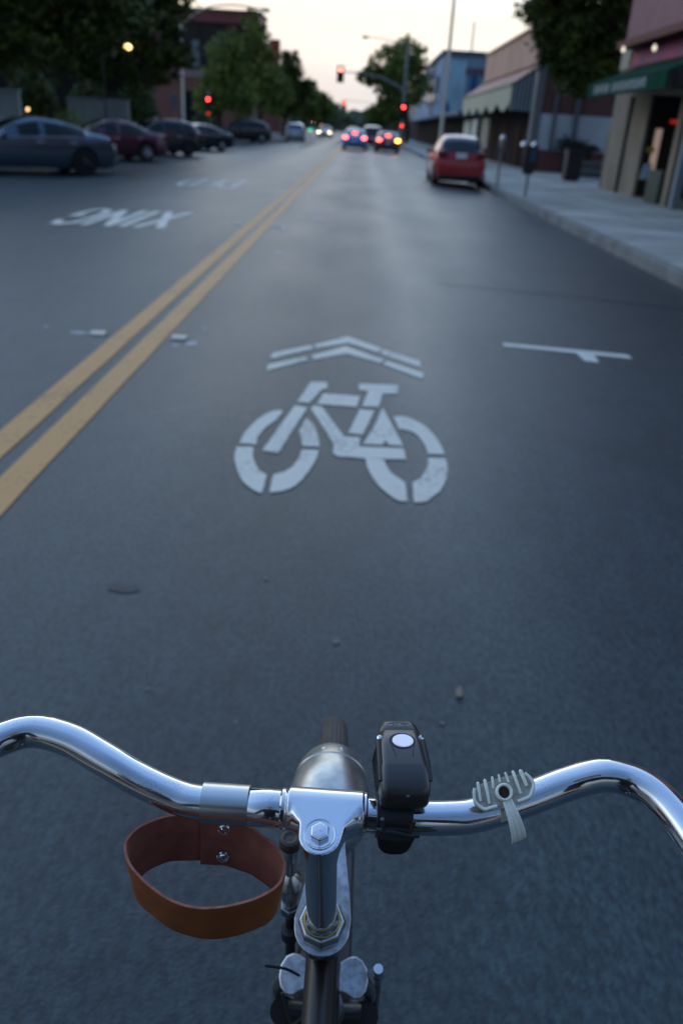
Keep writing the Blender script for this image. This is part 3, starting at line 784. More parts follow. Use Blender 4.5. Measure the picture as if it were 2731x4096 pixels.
tree('rounded mid green tree above the silver suv', -8.6, 132, 2.6,
     [(0, 0, 4.4, 2.8, 2.6, 2.6), (2.2, 0, 3.6, 2.0, 2.0, 2.0), (.4, 0, 6.0, 1.8, 1.8, 1.4)], 10000, M_LEAFM, .24, .22)
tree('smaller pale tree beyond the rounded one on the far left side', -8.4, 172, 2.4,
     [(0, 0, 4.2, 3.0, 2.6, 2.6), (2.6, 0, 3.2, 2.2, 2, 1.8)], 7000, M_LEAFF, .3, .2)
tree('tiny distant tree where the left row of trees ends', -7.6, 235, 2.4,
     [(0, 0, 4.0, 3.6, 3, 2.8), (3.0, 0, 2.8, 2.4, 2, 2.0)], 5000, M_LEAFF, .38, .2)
tree('broad leaning tree behind the traffic signal pole on the right side', 5.6, 110, 3.0,
     [(-2.2, 0, 8.0, 3.1, 2.8, 2.6), (-.7, 0, 9.4, 2.4, 2.5, 1.9), (.4, 0, 6.8, 2.3, 2.5, 2.8), (-4.8, 0, 7.3, 1.8, 1.8, 1.3), (-2.0, 0, 5.0, 2.2, 2.1, 1.8), (-3.1, 0, 6.4, 2.2, 2.1, 1.6)], 20000, M_LEAFM, .19, .28)
tree('lower dark tree under the broad leaning one by the right kerb', 5.0, 134, 2.2,
     [(-1.6, 0, 3.6, 2.2, 2, 1.9), (0, 0, 4.2, 2, 2, 2.0), (-2.9, 0, 3.0, 1.5, 1.5, 1.3)], 8000, M_LEAFM, .24, .2)
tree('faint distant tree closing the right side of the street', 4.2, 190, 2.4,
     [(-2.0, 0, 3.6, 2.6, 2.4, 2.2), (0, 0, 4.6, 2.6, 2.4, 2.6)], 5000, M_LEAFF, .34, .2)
tree('dark clipped tree leaning over the gap beside the pink shop', 10.9, 36.2, 3.2,
     [(-1.6, -.3, 6.9, 2.4, 1.9, 2.0), (-3.9, -.4, 6.0, 1.35, 1.3, 1.2), (-2.9, -.3, 5.0, 1.6, 1.4, 1.2), (-1.2, -.4, 4.4, 1.8, 1.5, 1.35), (-2.4, -.4, 3.9, 1.25, 1.1, 1.0), (-.2, 0, 5.8, 1.8, 1.6, 1.6), (-3.1, -.3, 7.6, 1.5, 1.5, 1.2)], 56000, M_LEAFD, .115, .26)
# wooded rise closing the street
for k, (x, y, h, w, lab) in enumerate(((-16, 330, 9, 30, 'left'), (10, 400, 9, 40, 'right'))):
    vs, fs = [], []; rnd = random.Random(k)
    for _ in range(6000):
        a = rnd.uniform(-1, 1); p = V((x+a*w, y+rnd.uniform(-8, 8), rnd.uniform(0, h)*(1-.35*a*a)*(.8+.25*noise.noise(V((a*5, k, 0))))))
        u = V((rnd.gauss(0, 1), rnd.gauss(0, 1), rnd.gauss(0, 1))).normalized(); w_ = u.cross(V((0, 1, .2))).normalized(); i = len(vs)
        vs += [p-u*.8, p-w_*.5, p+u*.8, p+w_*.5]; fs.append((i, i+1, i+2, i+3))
    me = bpy.data.meshes.new('distant_wood'); me.from_pydata([tuple(v) for v in vs], [], fs); me.materials.append(leaf_mat('hazy_foliage', (.20, .25, .20), (.15, .19, .16)))  # haze of distance is mixed into the leaf colours
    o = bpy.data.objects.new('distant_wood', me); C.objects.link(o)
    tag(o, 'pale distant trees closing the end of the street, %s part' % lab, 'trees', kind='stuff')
bush('bright green low shrub by the pale wall at the left edge', -16.2, 33, .9, .7, .6, 900, M_LEAFL)
bush('rounded green shrub behind the gap between the first two parked cars', -13.6, 41, 1.0, .9, 1.5, 1500, M_LEAFM)
bush('low green shrub behind the roof of the maroon sedan', -12.9, 48, 1.3, .9, 1.2, 1500, M_LEAFM)

# ------------------------------------------------------------------ buildings, right side
FX = 8.15
def brick(n, a, c, mort, sc=1):
    M = mat(n, a, .85); t = M.node_tree; b = t.nodes['Principled BSDF']
    co = t.nodes.new('ShaderNodeTexCoord'); mp = t.nodes.new('ShaderNodeMapping')
    mp.inputs['Rotation'].default_value = (R(90), 0, 0)
    t.links.new(co.outputs['Object'], mp.inputs[0])
    k = t.nodes.new('ShaderNodeTexBrick'); k.inputs['Scale'].default_value = 4*sc
    k.inputs['Color1'].default_value = (*a, 1); k.inputs['Color2'].default_value = (*c, 1); k.inputs['Mortar'].default_value = (*mort, 1); k.inputs['Mortar Size'].default_value = .012
    t.links.new(mp.outputs[0], k.inputs['Vector']); t.links.new(k.outputs[0], b.inputs['Base Color']); return M
M_PINK = mat('pink_stucco', (.30, .15, .16), .85, var=.08, vscale=1.5)
M_TAN = mat('tan_stucco', (.27, .22, .17), .9, spec=.15, var=.12, vscale=1.2)
M_BEIGE = mat('beige_stucco', (.40, .34, .26), .85, var=.08, vscale=1.2)
M_DREDS = mat('dark_red_boards', (.10, .012, .014), .7)
M_AWN = mat('green_canvas', (.004, .050, .032), .9, spec=.05, var=.12, vscale=1.5)
M_AWNL = mat('faded_lettering', (.36, .40, .42), .8)
M_BLK = mat('black_canvas', (.008, .009, .010), .9, spec=.05)
M_DARKG = mat('dark_shop_glass', (.012, .014, .016), .12)
M_GRNB = mat('green_painted_boards', (.035, .055, .040), .6)
M_BRK = brick('red_brick_wall', (.19, .07, .065), (.15, .06, .06), (.14, .11, .11))
M_PALE = mat('pale_painted_wall', (.55, .63, .70), .8, var=.12, vscale=.7)
M_PILL = mat('grey_pilaster', (.17, .17, .18), .8)
M_SAND = mat('sandstone_stucco', (.50, .31, .24), .85, var=.10, vscale=.6)
M_CREAMC = mat('cream_canvas', (.42, .43, .31), .8, var=.06)
M_GRNT = mat('green_metal_trim', (.10, .17, .12), .6)
M_DTEAL = mat('dark_teal_canvas', (.022, .045, .055), .8)
M_STRP = mat('pale_canvas_stripe', (.52, .58, .62), .8)
M_BLUEB = mat('blue_grey_wall', (.26, .36, .50), .8, var=.08, vscale=.4)
M_BLUEL = mat('light_blue_mural', (.38, .60, .76), .8, var=.15, vscale=.5)
M_BLUED = mat('deep_blue_mural', (.02, .12, .30), .8)
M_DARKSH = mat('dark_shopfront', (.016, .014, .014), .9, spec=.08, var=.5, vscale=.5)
M_PINKP = mat('magenta_sign_panel', (.32, .02, .12), .6, col2=(.10, .03, .14), vscale=1.2)
M_WINL = lamp_mat('lit_shop_interior', (1, .70, .55), .16)
M_POST = mat('poster_white', (.45, .58, .70), .6)

# near pink shop: Y 14..29.3
t = empty('shop_building', (FX, 21, 0), 0, 'pink shop with green awning and magenta sign at the right edge', 'building')
def part(root, name, M, fn, **k):
    b = MB(); fn(b); o = b.build(name, M, root, **k); rel(root, o); return o
part(t, 'upper_wall', M_PINK, lambda b: b.box(FX, 20, 8, 29.3, 4.2, 11))
part(t, 'wall', M_TAN, lambda b: (b.box(FX, 20, 25.7, 29.3, 0, 3.5), b.box(FX-.25, FX+.05, 22.2, 22.5, 0, 2.68), b.box(FX+1.6, 20, 8, 25.69, 0, 4.19), b.box(FX, FX+1.59, 8, 25.69, 2.7, 3.5)))
part(t, 'corner_pier', M_BEIGE, lambda b: b.box(FX-.05, FX+.3, 28.35, 29.28, 3.51, 4.19))
part(t, 'fascia', M_BLK, lambda b: b.box(FX+.31, FX+1.5, 8, 29.25, 3.51, 4.19))
part(t, 'red_eave', M_DREDS, lambda b: b.box(FX-.55, FX+.02, 8, 28.2, 3.98, 4.17))
part(t, 'sign_panel', M_PINKP, lambda b: b.box(FX-.06, FX+.3, 22.6, 28.1, 3.52, 3.95))
part(t, 'sign_panel', M_BEIGE, lambda b: b.box(FX-.05, FX+.3, 16, 22.4, 3.52, 3.95))
part(t, 'green_bulkhead', M_GRNB, lambda b: b.box(FX-.25, FX+.15, 22.9, 23.9, 0, .82), bevel=.02)
part(t, 'column', mat('pale_blue_column', (.20, .24, .30), .7), lambda b: b.box(FX-.32, FX-.12, 21.5, 21.7, 0, 2.6), bevel=.02)
part(t, 'drainpipe', M_BLACKT, lambda b: b.tube([(FX-.05, 27.3, 0), (FX-.05, 27.3, 2.7)], .05, 8))
part(t, 'shop_window', M_DARKG, lambda b: b.box(FX+.06, FX+1.55, 25.62, 25.68, .05, 2.68))
part(t, 'entrance_light', M_WINL, lambda b: b.box(FX+.28, FX+.46, 25.56, 25.6, .75, 1.85))
part(t, 'window_poster', M_POST, lambda b: b.prism([(FX+.04, 25.5, .50), (FX+.30, 25.5, .50), (FX+.34, 25.5, .95), (FX+.12, 25.5, .90)], (0, .03, 0)))
part(t, 'window_poster', mat('yellow_poster', (.35, .33, .03), .6), lambda b: b.box(FX+.12, FX+.32, 25.52, 25.55, 1.22, 1.36))
part(t, 'red_lamp', lamp_mat('small_red_lamp', (1, .05, .02), .2), lambda b: b.box(FX+.62, FX+.85, 25.5, 25.55, 2.0, 2.1))
# awnings
def awn(b):
    y0, y1 = 20.7, 27.7
    b.prism([(FX-.01, y0, 3.48), (6.82, y0, 2.98), (6.82, y0, 2.60), (6.86, y0, 2.60), (6.86, y0, 2.94), (FX-.01, y0, 3.42)], (0, y1-y0, 0))
part(t, 'awning', M_AWN, awn)
part(t, 'awning', M_BLK, lambda b: b.prism([(FX-.01, 12, 3.40), (6.95, 12, 3.05), (6.95, 12, 2.62), (FX-.01, 12, 2.62)], (0, 8.6, 0)))
def letters(b):
    # two short words of pale capitals on the valance, too blurred in the photo to read
    y = 26.9; rnd = random.Random(5)
    for wl in (5, 9):
        for k in range(wl):
            for q in range(2): b.box(6.806, 6.817, y-.06-q*.13, y-q*.13, 2.68, 2.90)
            b.box(6.806, 6.8165, y-.12, y-.065, 2.68+(k % 3)*.085, 2.73+(k % 3)*.085)
            y -= .33
        y -= .22
part(t, 'awning_lettering', M_AWNL, letters)
for k, (y, z) in enumerate(((27.2, 3.93), (24.3, 3.74))):
    b = MB(); b.lathe([(-.06, 0), (-.05, .04), (0, .06), (.05, .04), (.09, .02)], (FX-.62, y, z-.04), (0, 0, 1), 12); o = b.build('string_light', M_BULB, t, smooth=True); rel(t, o)

# brick building behind the gap: Y 41..62
t = empty('brick_building', (12, 51, 0), 0, 'sandstone and brick building with scalloped cream awning behind the trash bin', 'building')
part(t, 'side_wall', M_BRK, lambda b: b.box(FX-.02, 22, 41.0, 41.5, 2.45, 6.2))
part(t, 'side_wall', M_PALE, lambda b: b.box(FX-.02, 22, 40.97, 41.5, .95, 2.447))
part(t, 'side_wall', M_BRK, lambda b: b.box(FX-.02, 22, 41.0, 41.5, 0, .947))
part(t, 'pilaster', M_PILL, lambda b: b.box(FX-.38, FX-.02, 40.9, 41.6, 0, 6.2))
for x, r_ in ((8.75, .08), (9.75, .11)):
    part(t, 'drainpipe', mat('pipe_blue_grey', (.10, .12, .15), .6), lambda b: b.tube([(x, 40.88, .9), (x, 40.88, 6.2)], r_, 8))
part(t, 'parapet', M_SAND, lambda b: (b.box(FX-.02, 22, 41.6, 62, 4.55, 6.2),))
part(t, 'cornice', M_SAND, lambda b: (b.box(FX-.10, FX+.3, 41.65, 62, 4.6, 4.72), b.box(FX-.14, FX+.3, 41.65, 62, 6.2, 6.32)))
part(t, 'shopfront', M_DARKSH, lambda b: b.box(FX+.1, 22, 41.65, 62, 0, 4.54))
def awnb(b):
    b.prism([(FX, 43.0, 4.52), (7.0, 43.0, 3.72), (7.0, 43.0, 3.64), (FX, 43.0, 4.44)], (0, 20, 0))
part(t, 'awning_roof', M_SAND, awnb)
part(t, 'awning_trim', M_GRNT, lambda b: b.box(6.94, 7.04, 43.0, 63, 3.58, 3.72))
def val(b):
    P = [(6.97, 43.0, 3.57)]
    P = [(6.97, 43.0, 3.57), (6.97, 63, 3.57)]
    y = 63
    pts = []
    for k in range(5):
        for a in range(0, 9):
            u = a/8; pts.append((6.97, 63-4*k-4*u, 2.95-.42*math.sin(PI*u)))
    b.prism(P+pts, (.05, 0, 0))
part(t, 'awning_valance', M_CREAMC, val)
part(t, 'awning_end', M_DTEAL, lambda b: b.prism([(7.02, 43.0, 2.55), (FX, 43.0, 2.55), (FX, 43.0, 4.42), (7.02, 43.0, 3.57)], (0, .06, 0)))
def strp(b):
    for k in range(6):
        x = 7.08+k*.18; b.prism([(x, 42.985, 2.55), (x+.075, 42.985, 2.55), (x+.075, 42.985, 3.6+(x-6.98)*.68), (x, 42.985, 3.55+(x-6.98)*.68)], (0, .012, 0))
part(t, 'awning_stripes', M_STRP, strp)
part(t, 'awning_post', M_CREAMC, lambda b: b.box(6.98, 7.05, 42.95, 43.05, 2.55, 3.6))
for y in (46, 50.5, 55):
    part(t, 'door', mat('brown_door_%d' % y, (.04, .018, .012), .9, spec=.08), lambda b: b.box(FX+.04, FX+.12, y, y+1.1, 0, 2.2))
part(t, 'shop_window', mat('pale_shop_panel', (.22, .25, .23), .5), lambda b: (b.box(FX+.02, FX+.12, 57.5, 60.8, .6, 2.4),))

# low dark building and the blue two-storey building
t = empty('low_building', (12, 78, 0), 0, 'low dark building between the brick building and the blue two-storey building', 'building')
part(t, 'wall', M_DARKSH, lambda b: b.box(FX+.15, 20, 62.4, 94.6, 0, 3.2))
part(t, 'shop_window', mat('pale_green_panel', (.55, .60, .52), .5), lambda b: (b.box(FX+.08, FX+.2, 64, 67, .5, 2.4), b.box(FX+.08, FX+.2, 68, 72, .5, 2.4)))
part(t, 'canopy', mat('grey_blue_canopy', (.12, .16, .21), .7), lambda b: b.box(7.0, FX+.1, 66, 94.4, 2.7, 2.95))
t = empty('blue_building', (12, 115, 0), 0, 'blue grey two-storey building with a light blue mural wall', 'building')
part(t, 'wall', M_BLUEB, lambda b: b.box(FX, 24, 95, 138, 3.1, 8.7))
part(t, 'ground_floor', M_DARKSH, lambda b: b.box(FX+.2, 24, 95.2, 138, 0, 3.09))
part(t, 'cornice', mat('slate_cornice', (.07, .12, .17), .7), lambda b: (b.box(FX-.25, 24.2, 94.8, 120, 8.7, 9.1),))
part(t, 'mural', M_BLUEL, lambda b: (b.box(FX+.35, FX+2.4, 94.92, 95.05, 3.4, 8.3),))
part(t, 'mural_figure', M_BLUED, lambda b: (b.prism([(FX+.2, 94.86, 3.0), (FX+1.1, 94.86, 2.9), (FX+.9, 94.86, 4.0), (FX+.35, 94.86, 4.8)], (0, .05, 0)), b.box(FX+2.9, FX+3.6, 94.86, 94.95, 4.4, 6.9)))
part(t, 'mural_lettering', mat('dull_red_letters', (.16, .07, .10), .7), lambda b: [b.box(FX+2.3+k*.42, FX+2.55+k*.42, 94.88, 94.95, 6.9+(k % 2)*.1, 7.6) for k in range(6)])
for y in (99, 106, 114, 124):
    part(t, 'window', M_DARKG, lambda b: b.box(FX-.04, FX+.1, y, y+3.2, 4.3, 7.0))
part(t, 'canopy', M_BLUEB, lambda b: b.box(7.2, FX-.02, 95, 138, 2.7, 3.1))
t = empty('far_building', (12, 165, 0), 0, 'small grey building beyond the blue one on the right', 'building')
part(t, 'wall', mat('dull_grey_wall', (.16, .17, .19), .8), lambda b: b.box(FX+.3, 22, 142, 200, 0, 7.0))
part(t, 'shopfront', M_DARKSH, lambda b: b.box(FX+.2, FX+.4, 142.3, 199, .1, 2.9))
part(t, 'cornice', M_PILL, lambda b: b.box(FX+.1, FX+.5, 142, 200, 7.0, 7.3))

# ------------------------------------------------------------------ buildings, left side
M_BRL = brick('left_brick', (.26, .10, .08), (.20, .08, .065), (.2, .15, .13), 1.2)
t = empty('brick_building', (-19, 112, 0), 0, 'large brick corner building with dark windows and a dull red cornice', 'building')
part(t, 'wall', M_BRL, lambda b: (b.box(-32, -12.6, 105, 111, 0, 6.4), b.box(-32, -30, 105, 111, 6.4, 11.2), b.box(-13.6, -12.6, 105, 111, 6.4, 11.2), b.box(-29.9, -13.7, 106, 110.5, 6.4, 11.2)))
part(t, 'cornice', mat('dull_red_cornice', (.24, .065, .065), .7), lambda b: b.box(-32.4, -12.2, 104.6, 111.4, 11.2, 12.3))
part(t, 'roof_edge', mat('green_roof_edge', (.05, .09, .075), .7), lambda b: b.box(-32.6, -12.0, 104.4, 111.6, 12.3, 12.5))
part(t, 'sill_band', mat('pinkish_stone', (.30, .20, .20), .8), lambda b: b.box(-30, -12.55, 104.8, 105.3, 5.6, 6.4))
for x in (-23.6, -21.3, -19.0, -16.7):
    w = part(t, 'window', M_DARKG, lambda b: b.box(x, x+2.1, 105.4, 105.6, 6.45, 11.15))
    part(t, 'mullion', M_BLACKT, lambda b: b.box(x+2.12, x+2.28, 105.2, 105.7, 6.4, 11.2))
part(t, 'window_strip', mat('pale_window_strip', (.20, .23, .26), .8), lambda b: b.box(-20.0, -19.2, 105.25, 105.35, 6.8, 9.4))  # pale upright panel in front of the window glass
part(t, 'pier', mat('pinkish_pier', (.30, .19, .17), .8), lambda b: b.box(-13.3, -12.5, 104.6, 105.4, 0, 5.6))
part(t, 'ground_window', M_DARKG, lambda b: b.box(-21, -17, 104.9, 105.2, .8, 4.2))
t = empty('chimney_house', (-13.2, 140, 0), 0, 'low brick house with a tall red chimney rising above the trees', 'building')
part(t, 'wall', M_BRL, lambda b: b.box(-24, -12.4, 135, 150, 0, 7.8))
part(t, 'chimney', mat('red_brick_stack', (.34, .07, .045), .85), lambda b: b.box(-14.6, -13.1, 138, 139.6, 7.8, 12.6), bevel=.03)
part(t, 'roof', mat('grey_roofing', (.10, .10, .10), .9), lambda b: b.prism([(-24.3, 134.7, 7.8), (-12.1, 134.7, 7.8), (-14.8, 134.7, 9.0), (-21, 134.7, 9.0)], (0, 15.6, 0)))
def lowwall(x0, x1, y, h, label, M):
    b = MB(); b.box(x0, x1, y, y+.25, -.02, h); b.box(x0-.05, x1+.05, y-.05, y+.3, h, h+.08)
    tag(b.build('garden_wall', M, bevel=.02), label, 'wall', 'low garden walls behind the parked cars')
M_WALLG = mat('pale_grey_wall', (.26, .31, .32), .85, var=.15, vscale=1)
for k, (x, y, rx, rz, lab) in enumerate(((-22.5, 49, 2.0, 3.2, 'tall dark hedge shrub at the far left behind the low wall'), (-19.0, 51, 1.8, 3.4, 'tall dark hedge shrub between the two pale wall panels'), (-16.2, 53, 1.8, 3.0, 'tall dark hedge shrub above the right end of the pale wall panel'), (-13.9, 54.5, 1.5, 3.3, 'tall dark hedge shrub left of the thin sign post'), (-11.9, 66, 1.0, 1.8, 'round dark shrub behind the black compact suv'))):
    bush(lab, x, y, rx, 1.2, rz, 4200, M_LEAFD, leaf=.14)
lowwall(-20.5, -14.7, 38, 2.0, 'low pale grey wall at the left edge behind the fastback roof', M_WALLG)
lowwall(-15.6, -12.4, 47, 2.0, 'pale grey wall panel behind the rear of the fastback', M_WALLG)
b = MB(); b.box(-60, -26, 50, 51, -.02, 7); b.box(-60, -25.8, 49.9, 51.1, 7, 7.2)
tag(b.build('boundary_building_wall', mat('dark_wall', (.014, .015, .012), .9)), 'tall dark blank wall behind the left trees', 'wall')
b = MB(); b.box(-25.8, -13.2, 56, 57, -.02, 4.2); b.box(-25.8, -13.1, 55.9, 57.1, 4.2, 4.35)
tag(b.build('boundary_building_wall', mat('dark_reddish_wall', (.020, .014, .012), .9)), 'dark reddish wall behind the maroon sedan and the dark trees', 'wall')

# ------------------------------------------------------------------ street furniture
def head(root, p, s=1, lit='red', lens=None, name='signal_head', back=True):
    """three-lamp signal head facing -y at p (world, centre)"""
    x, y, z = p
    b = MB(); b.box(x-.17*s, x+.17*s, y, y+.18*s, z-.52*s, z+.52*s)
    h = b.build(name, M_SIGB, root, bevel=.03); rel(root, h)
    b = MB(); b.box(x-.30*s, x+.30*s, y+.05*s, y+.07*s, z-.64*s, z+.64*s); q = b.build('backplate', M_SIGB, h); rel(root, q)
    hz = {'red': .34, 'amber': 0, 'green': -.34}
    for k, v in hz.items():
        M = lens if k == lit else M_SIGB
        q = MB(); q.lathe([(0, .115*s), (-.02, .11*s), (-.045, .06*s), (-.05, 0)], (x, y-.003, z+v*s), (0, 1, 0), 18)
        o = q.build('lens', M, h, smooth=True); rel(root, o)
        q = MB(); P = [(x+.135*s*math.cos(a), y-.11*s, z+v*s+.135*s*math.sin(a)) for a in [R(-20)+R(220)*i/10 for i in range(11)]]
        q.tube(P, .012, 5); o = q.build('visor', M_SIGB, h); rel(root, o)
    return h
# main signal pole with mast arm and street light
t = empty('signal_pole', (4.35, 97, 0), 0, 'tall grey signal pole with a curved mast arm reaching over the lane ahead', 'traffic light', 'traffic lights')
part(t, 'pole', M_POLE, lambda b: b.tube([(4.35, 97, 0), (4.35, 97, 9.4)], [.22, .15], 12), smooth=True)
part(t, 'mast_arm', M_POLE, lambda b: b.tube(crom([(4.35, 97, 5.2), (3.2, 97, 5.75), (1.9, 97, 6.25), (.7, 97, 6.5), (-.4, 97, 6.62), (-3.0, 97, 6.7)], 5), [.13-.0032*i for i in range(26)], 8), smooth=True)
part(t, 'lamp_arm', M_POLE, lambda b: b.tube(crom([(4.35, 97, 9.3), (3.0, 97, 9.7), (1.2, 97, 9.95), (.1, 97, 9.98)], 5), .045, 8), smooth=True)
part(t, 'luminaire', M_POLE, lambda b: b.lathe([(0, .03), (.12, .11), (.5, .15), (.75, .08), (.8, 0)], (.2, 97, 9.98), (-1, 0, -.02), 12), smooth=True)
head(t, (-2.62, 96.8, 6.42), 1.25, 'red', M_REDW)
head(t, (4.35, 96.7, 3.22), 1.25, 'red', M_RED)
h = part(t, 'pedestrian_signal', M_SIGB, lambda b: b.box(4.10, 4.50, 96.6, 96.8, 1.62, 2.04), bevel=.03)
part(t, 'pedestrian_signal_lens', M_REDF, lambda b: b.box(4.22, 4.38, 96.57, 96.595, 1.75, 1.9))
def simple_signal(x, y, z, pole_x, lab, lens, s=1.2, ped=None):
    t = empty('signal_pole', (pole_x, y, 0), 0, lab, 'traffic light', 'traffic lights')
    part(t, 'pole', M_POLE, lambda b: b.tube([(pole_x, y, -.1), (pole_x, y, z+.6)], .08, 8), smooth=True)
    if abs(pole_x-x) > .3: part(t, 'mast_arm', M_POLE, lambda b: b.tube([(pole_x, y, z+.3), (x, y, z+.6)], .05, 6), smooth=True)
    head(t, (x, y-.2, z-.34*s), s, 'red', lens)
    if ped:
        part(t, 'pedestrian_signal', M_SIGB, lambda b: b.box(pole_x-.2, pole_x+.2, y-.3, y-.12, ped-.2, ped+.2))
        part(t, 'pedestrian_signal_lens', mat('dim_red_lens', (1, .12, .03), .4, emit=(1, .07, .02), estr=1.2), lambda b: b.box(pole_x-.1, pole_x+.1, y-.33, y-.31, ped-.1, ped+.1))
simple_signal(-4.15, 190, 5.86, 4.6, 'faint red signal on an arm far behind the nearest overhead one', M_REDF, 1.5)
simple_signal(4.75, 262, 3.3, 4.75, 'distant red signal between the dark and the grey car, above an added box for a dimmer red tail light', M_REDF, 1.8, 1.75)  # lower red is a far tail lamp's light; its pedestrian signal is made up
simple_signal(-3.1, 300, 3.7, 4.6, 'far red signal hanging low over the roof of the blue car', M_REDF, 1.8)
simple_signal(-3.6, 350, 2.55, 4.7, 'farthest red signal, lowest of the stack above the blue car', M_REDF, 2.0)
simple_signal(-12.46, 72, 2.8, -12.46, 'red signal on a post in front of the drooping tree at left', M_RED, .95, 1.75)
car('driving_car', 'distant car braking beyond the blue one, only its red lamps showing', 'car', (-1.2, 124, -.01), R(90), paint('dull_paint', (.04, .03, .03)), SEDAN, 'cars driving on the street', lit='brake')

def street_lamp(lab, x, y, h, arm, M, r=.1, rise=.5):
    t = empty('street_lamp', (x, y, 0), 0, lab, 'street lamp', 'street lamps')
    part(t, 'pole', M, lambda b: b.tube([(x, y, -.05), (x, y, h)], [r, r*.65], 10), smooth=True)
    if arm:
        part(t, 'arm', M, lambda b: b.tube(crom([(x, y, h-.1), (x+arm*.3, y, h+rise*.75), (x+arm*.65, y, h+rise), (x+arm, y, h+rise*.85)], 6), .055, 8), smooth=True)
        part(t, 'luminaire', M, lambda b: b.lathe([(0, .03), (.1, .10), (.4, .14), (.62, .07), (.66, 0)], (x+arm*.97, y, h+rise*.86), (1 if arm > 0 else -1, 0, -.05), 12), smooth=True)
M_POLEL = mat('pale_concrete_pole', (.78, .72, .62), .7)
street_lamp('pale street lamp whose long curved arm rises above the left trees', -12.1, 60, 6.9, 5.3, M_POLEL, rise=1.15)
street_lamp('tall pale pole standing at the right kerb in front of the blue building', 4.66, 52, 11.5, -2.2, M_POLEL, r=.12)
street_lamp('thin pale pole rising behind the roof of the blue building', 15.9, 140, 16.6, 0, M_POLEL, r=.2)
# hanging lantern near the left trees
t = empty('street_lamp', (-12.0, 41.5, 0), 0, 'lantern with a yellow glowing bulb hanging before the dark trees', 'street lamp', 'street lamps')
part(t, 'pole', M_SIGB, lambda b: b.tube([(-12.0, 41.5, -.05), (-12.0, 41.5, 4.5), (-10.85, 41.5, 4.55)], .04, 8))
part(t, 'shade', mat('lantern_shade', (.5, .48, .44), .5), lambda b: b.lathe([(0, .03), (-.10, .16), (-.16, .20)], (-10.85, 41.5, 4.48), (0, 0, 1), 14, caps=False), smooth=True)
part(t, 'bulb', M_WARM, lambda b: b.lathe([(-.17, 0), (-.14, .11), (-.05, .155), (.04, .11), (.07, 0)], (-10.80, 41.5, 4.20), (0, 0, 1), 14), smooth=True)
def globe(x, y, z, lab, M, r=.16):
    t = empty('post_lamp', (x, y, 0), 0, lab, 'lamp', 'small lamps on posts far down the left side')
    part(t, 'post', M_SIGB, lambda b: b.tube([(x, y, -.05), (x, y, z-r)], .04, 6))
    part(t, 'globe', M, lambda b: b.lathe([(-r, 0), (-r*.7, r*.7), (0, r), (r*.7, r*.7), (r, 0)], (x, y, z), (0, 0, 1), 14), smooth=True)
globe(-10.7, 196, 2.0, 'upper warm lamp on a post above the oncoming headlamps', M_WARMF, .26)
globe(-9.2, 200, 1.55, 'dimmer warm lamp just right of the upper one', mat('dim_warm_globe', (1, .5, .2), .4, emit=(1, .45, .15), estr=2.5), .26)
globe(-7.35, 126, .72, 'low green lamp on a short post beside the silver suv', M_GREEN, .16)
globe(-11.9, 31.5, 1.36, 'small warm lamp just behind the windscreen of the fastback', lamp_mat('warm_small_globe', (1, .6, .25), 3.0), .055)
# sign post left
t = empty('sign_post', (-12.5, 59, 0), 0, 'thin post with a small grey sign plate between the dark trees and the brick building', 'sign')
part(t, 'post', M_STEELD, lambda b: b.tube([(-12.5, 59, -.05), (-12.5, 59, 2.9)], .03, 6))
part(t, 'plate', mat('grey_sign_back', (.18, .20, .24), .6), lambda b: b.box(-12.7, -12.3, 58.93, 58.96, 1.85, 2.75), bevel=.005)

# right footway
t = empty('litter_bin', (8.15, 33.6, 0), 0, 'tall black litter bin in front of the pale side wall', 'bin')
part(t, 'body', M_BLKP if 'M_BLKP' in globals() else M_BLACKT, lambda b: b.box(7.86, 8.46, 33.3, 33.9, .05, .98), bevel=.04)
part(t, 'lid', M_BLACKT, lambda b: b.box(7.83, 8.49, 33.27, 33.93, .985, 1.08), bevel=.03)
part(t, 'foot', M_BLACKT, lambda b: b.box(7.92, 8.40, 33.35, 33.85, 0, .05))
def meter(x, y, lab, wide):
    t = empty('parking_meter', (x, y, 0), 0, lab, 'parking meter', 'parking meters')
    part(t, 'post', M_POLE, lambda b: b.tube([(x, y, 0), (x, y, 1.0)], .035, 10), smooth=True)
    if wide:
        part(t, 'housing', M_BLACKT, lambda b: b.prism([(x-.14, y-.1, .56), (x+.10, y-.1, .56), (x+.19, y-.1, .80), (x+.17, y-.1, 1.24), (x-.17, y-.1, 1.24), (x-.18, y-.1, .80)], (0, .2, 0)), bevel=.03)
        part(t, 'face_plate', mat('blue_meter_face', (.03, .07, .11), .4), lambda b: b.box(x-.03, x+.13, y-.115, y-.102, .86, 1.16))
        for dx in (-.2, .07): part(t, 'dome', M_CHROME_OLD, lambda b: b.lathe([(-.02, .10), (.03, .09), (.08, .055), (.10, 0)], (x+dx, y, 1.24), (0, 0, 1), 16), smooth=True)
    else:
        part(t, 'housing', M_STEELD, lambda b: b.lathe([(0, .05), (.05, .085), (.25, .095), (.36, .09)], (x, y, .98), (0, 0, 1), 16), smooth=True)
        part(t, 'dome', M_CHROME_OLD, lambda b: b.lathe([(0, .09), (.05, .085), (.10, .05), (.12, 0)], (x, y, 1.34), (0, 0, 1), 16), smooth=True)
meter(4.33, 27.1, 'slim parking meter on the kerb beside the red hatchback', False)
meter(4.40, 22.7, 'wide black parking meter with two shiny domes, nearer of the two', True)
t = empty('railing', (8.8, 31.5, 0), 0, 'low grey railing between the black bin and the dark post', 'railing')
part(t, 'post', mat('dark_teal_post', (.02, .035, .045), .5), lambda b: b.box(8.22, 8.32, 29.6, 29.75, 0, 1.75), bevel=.01)
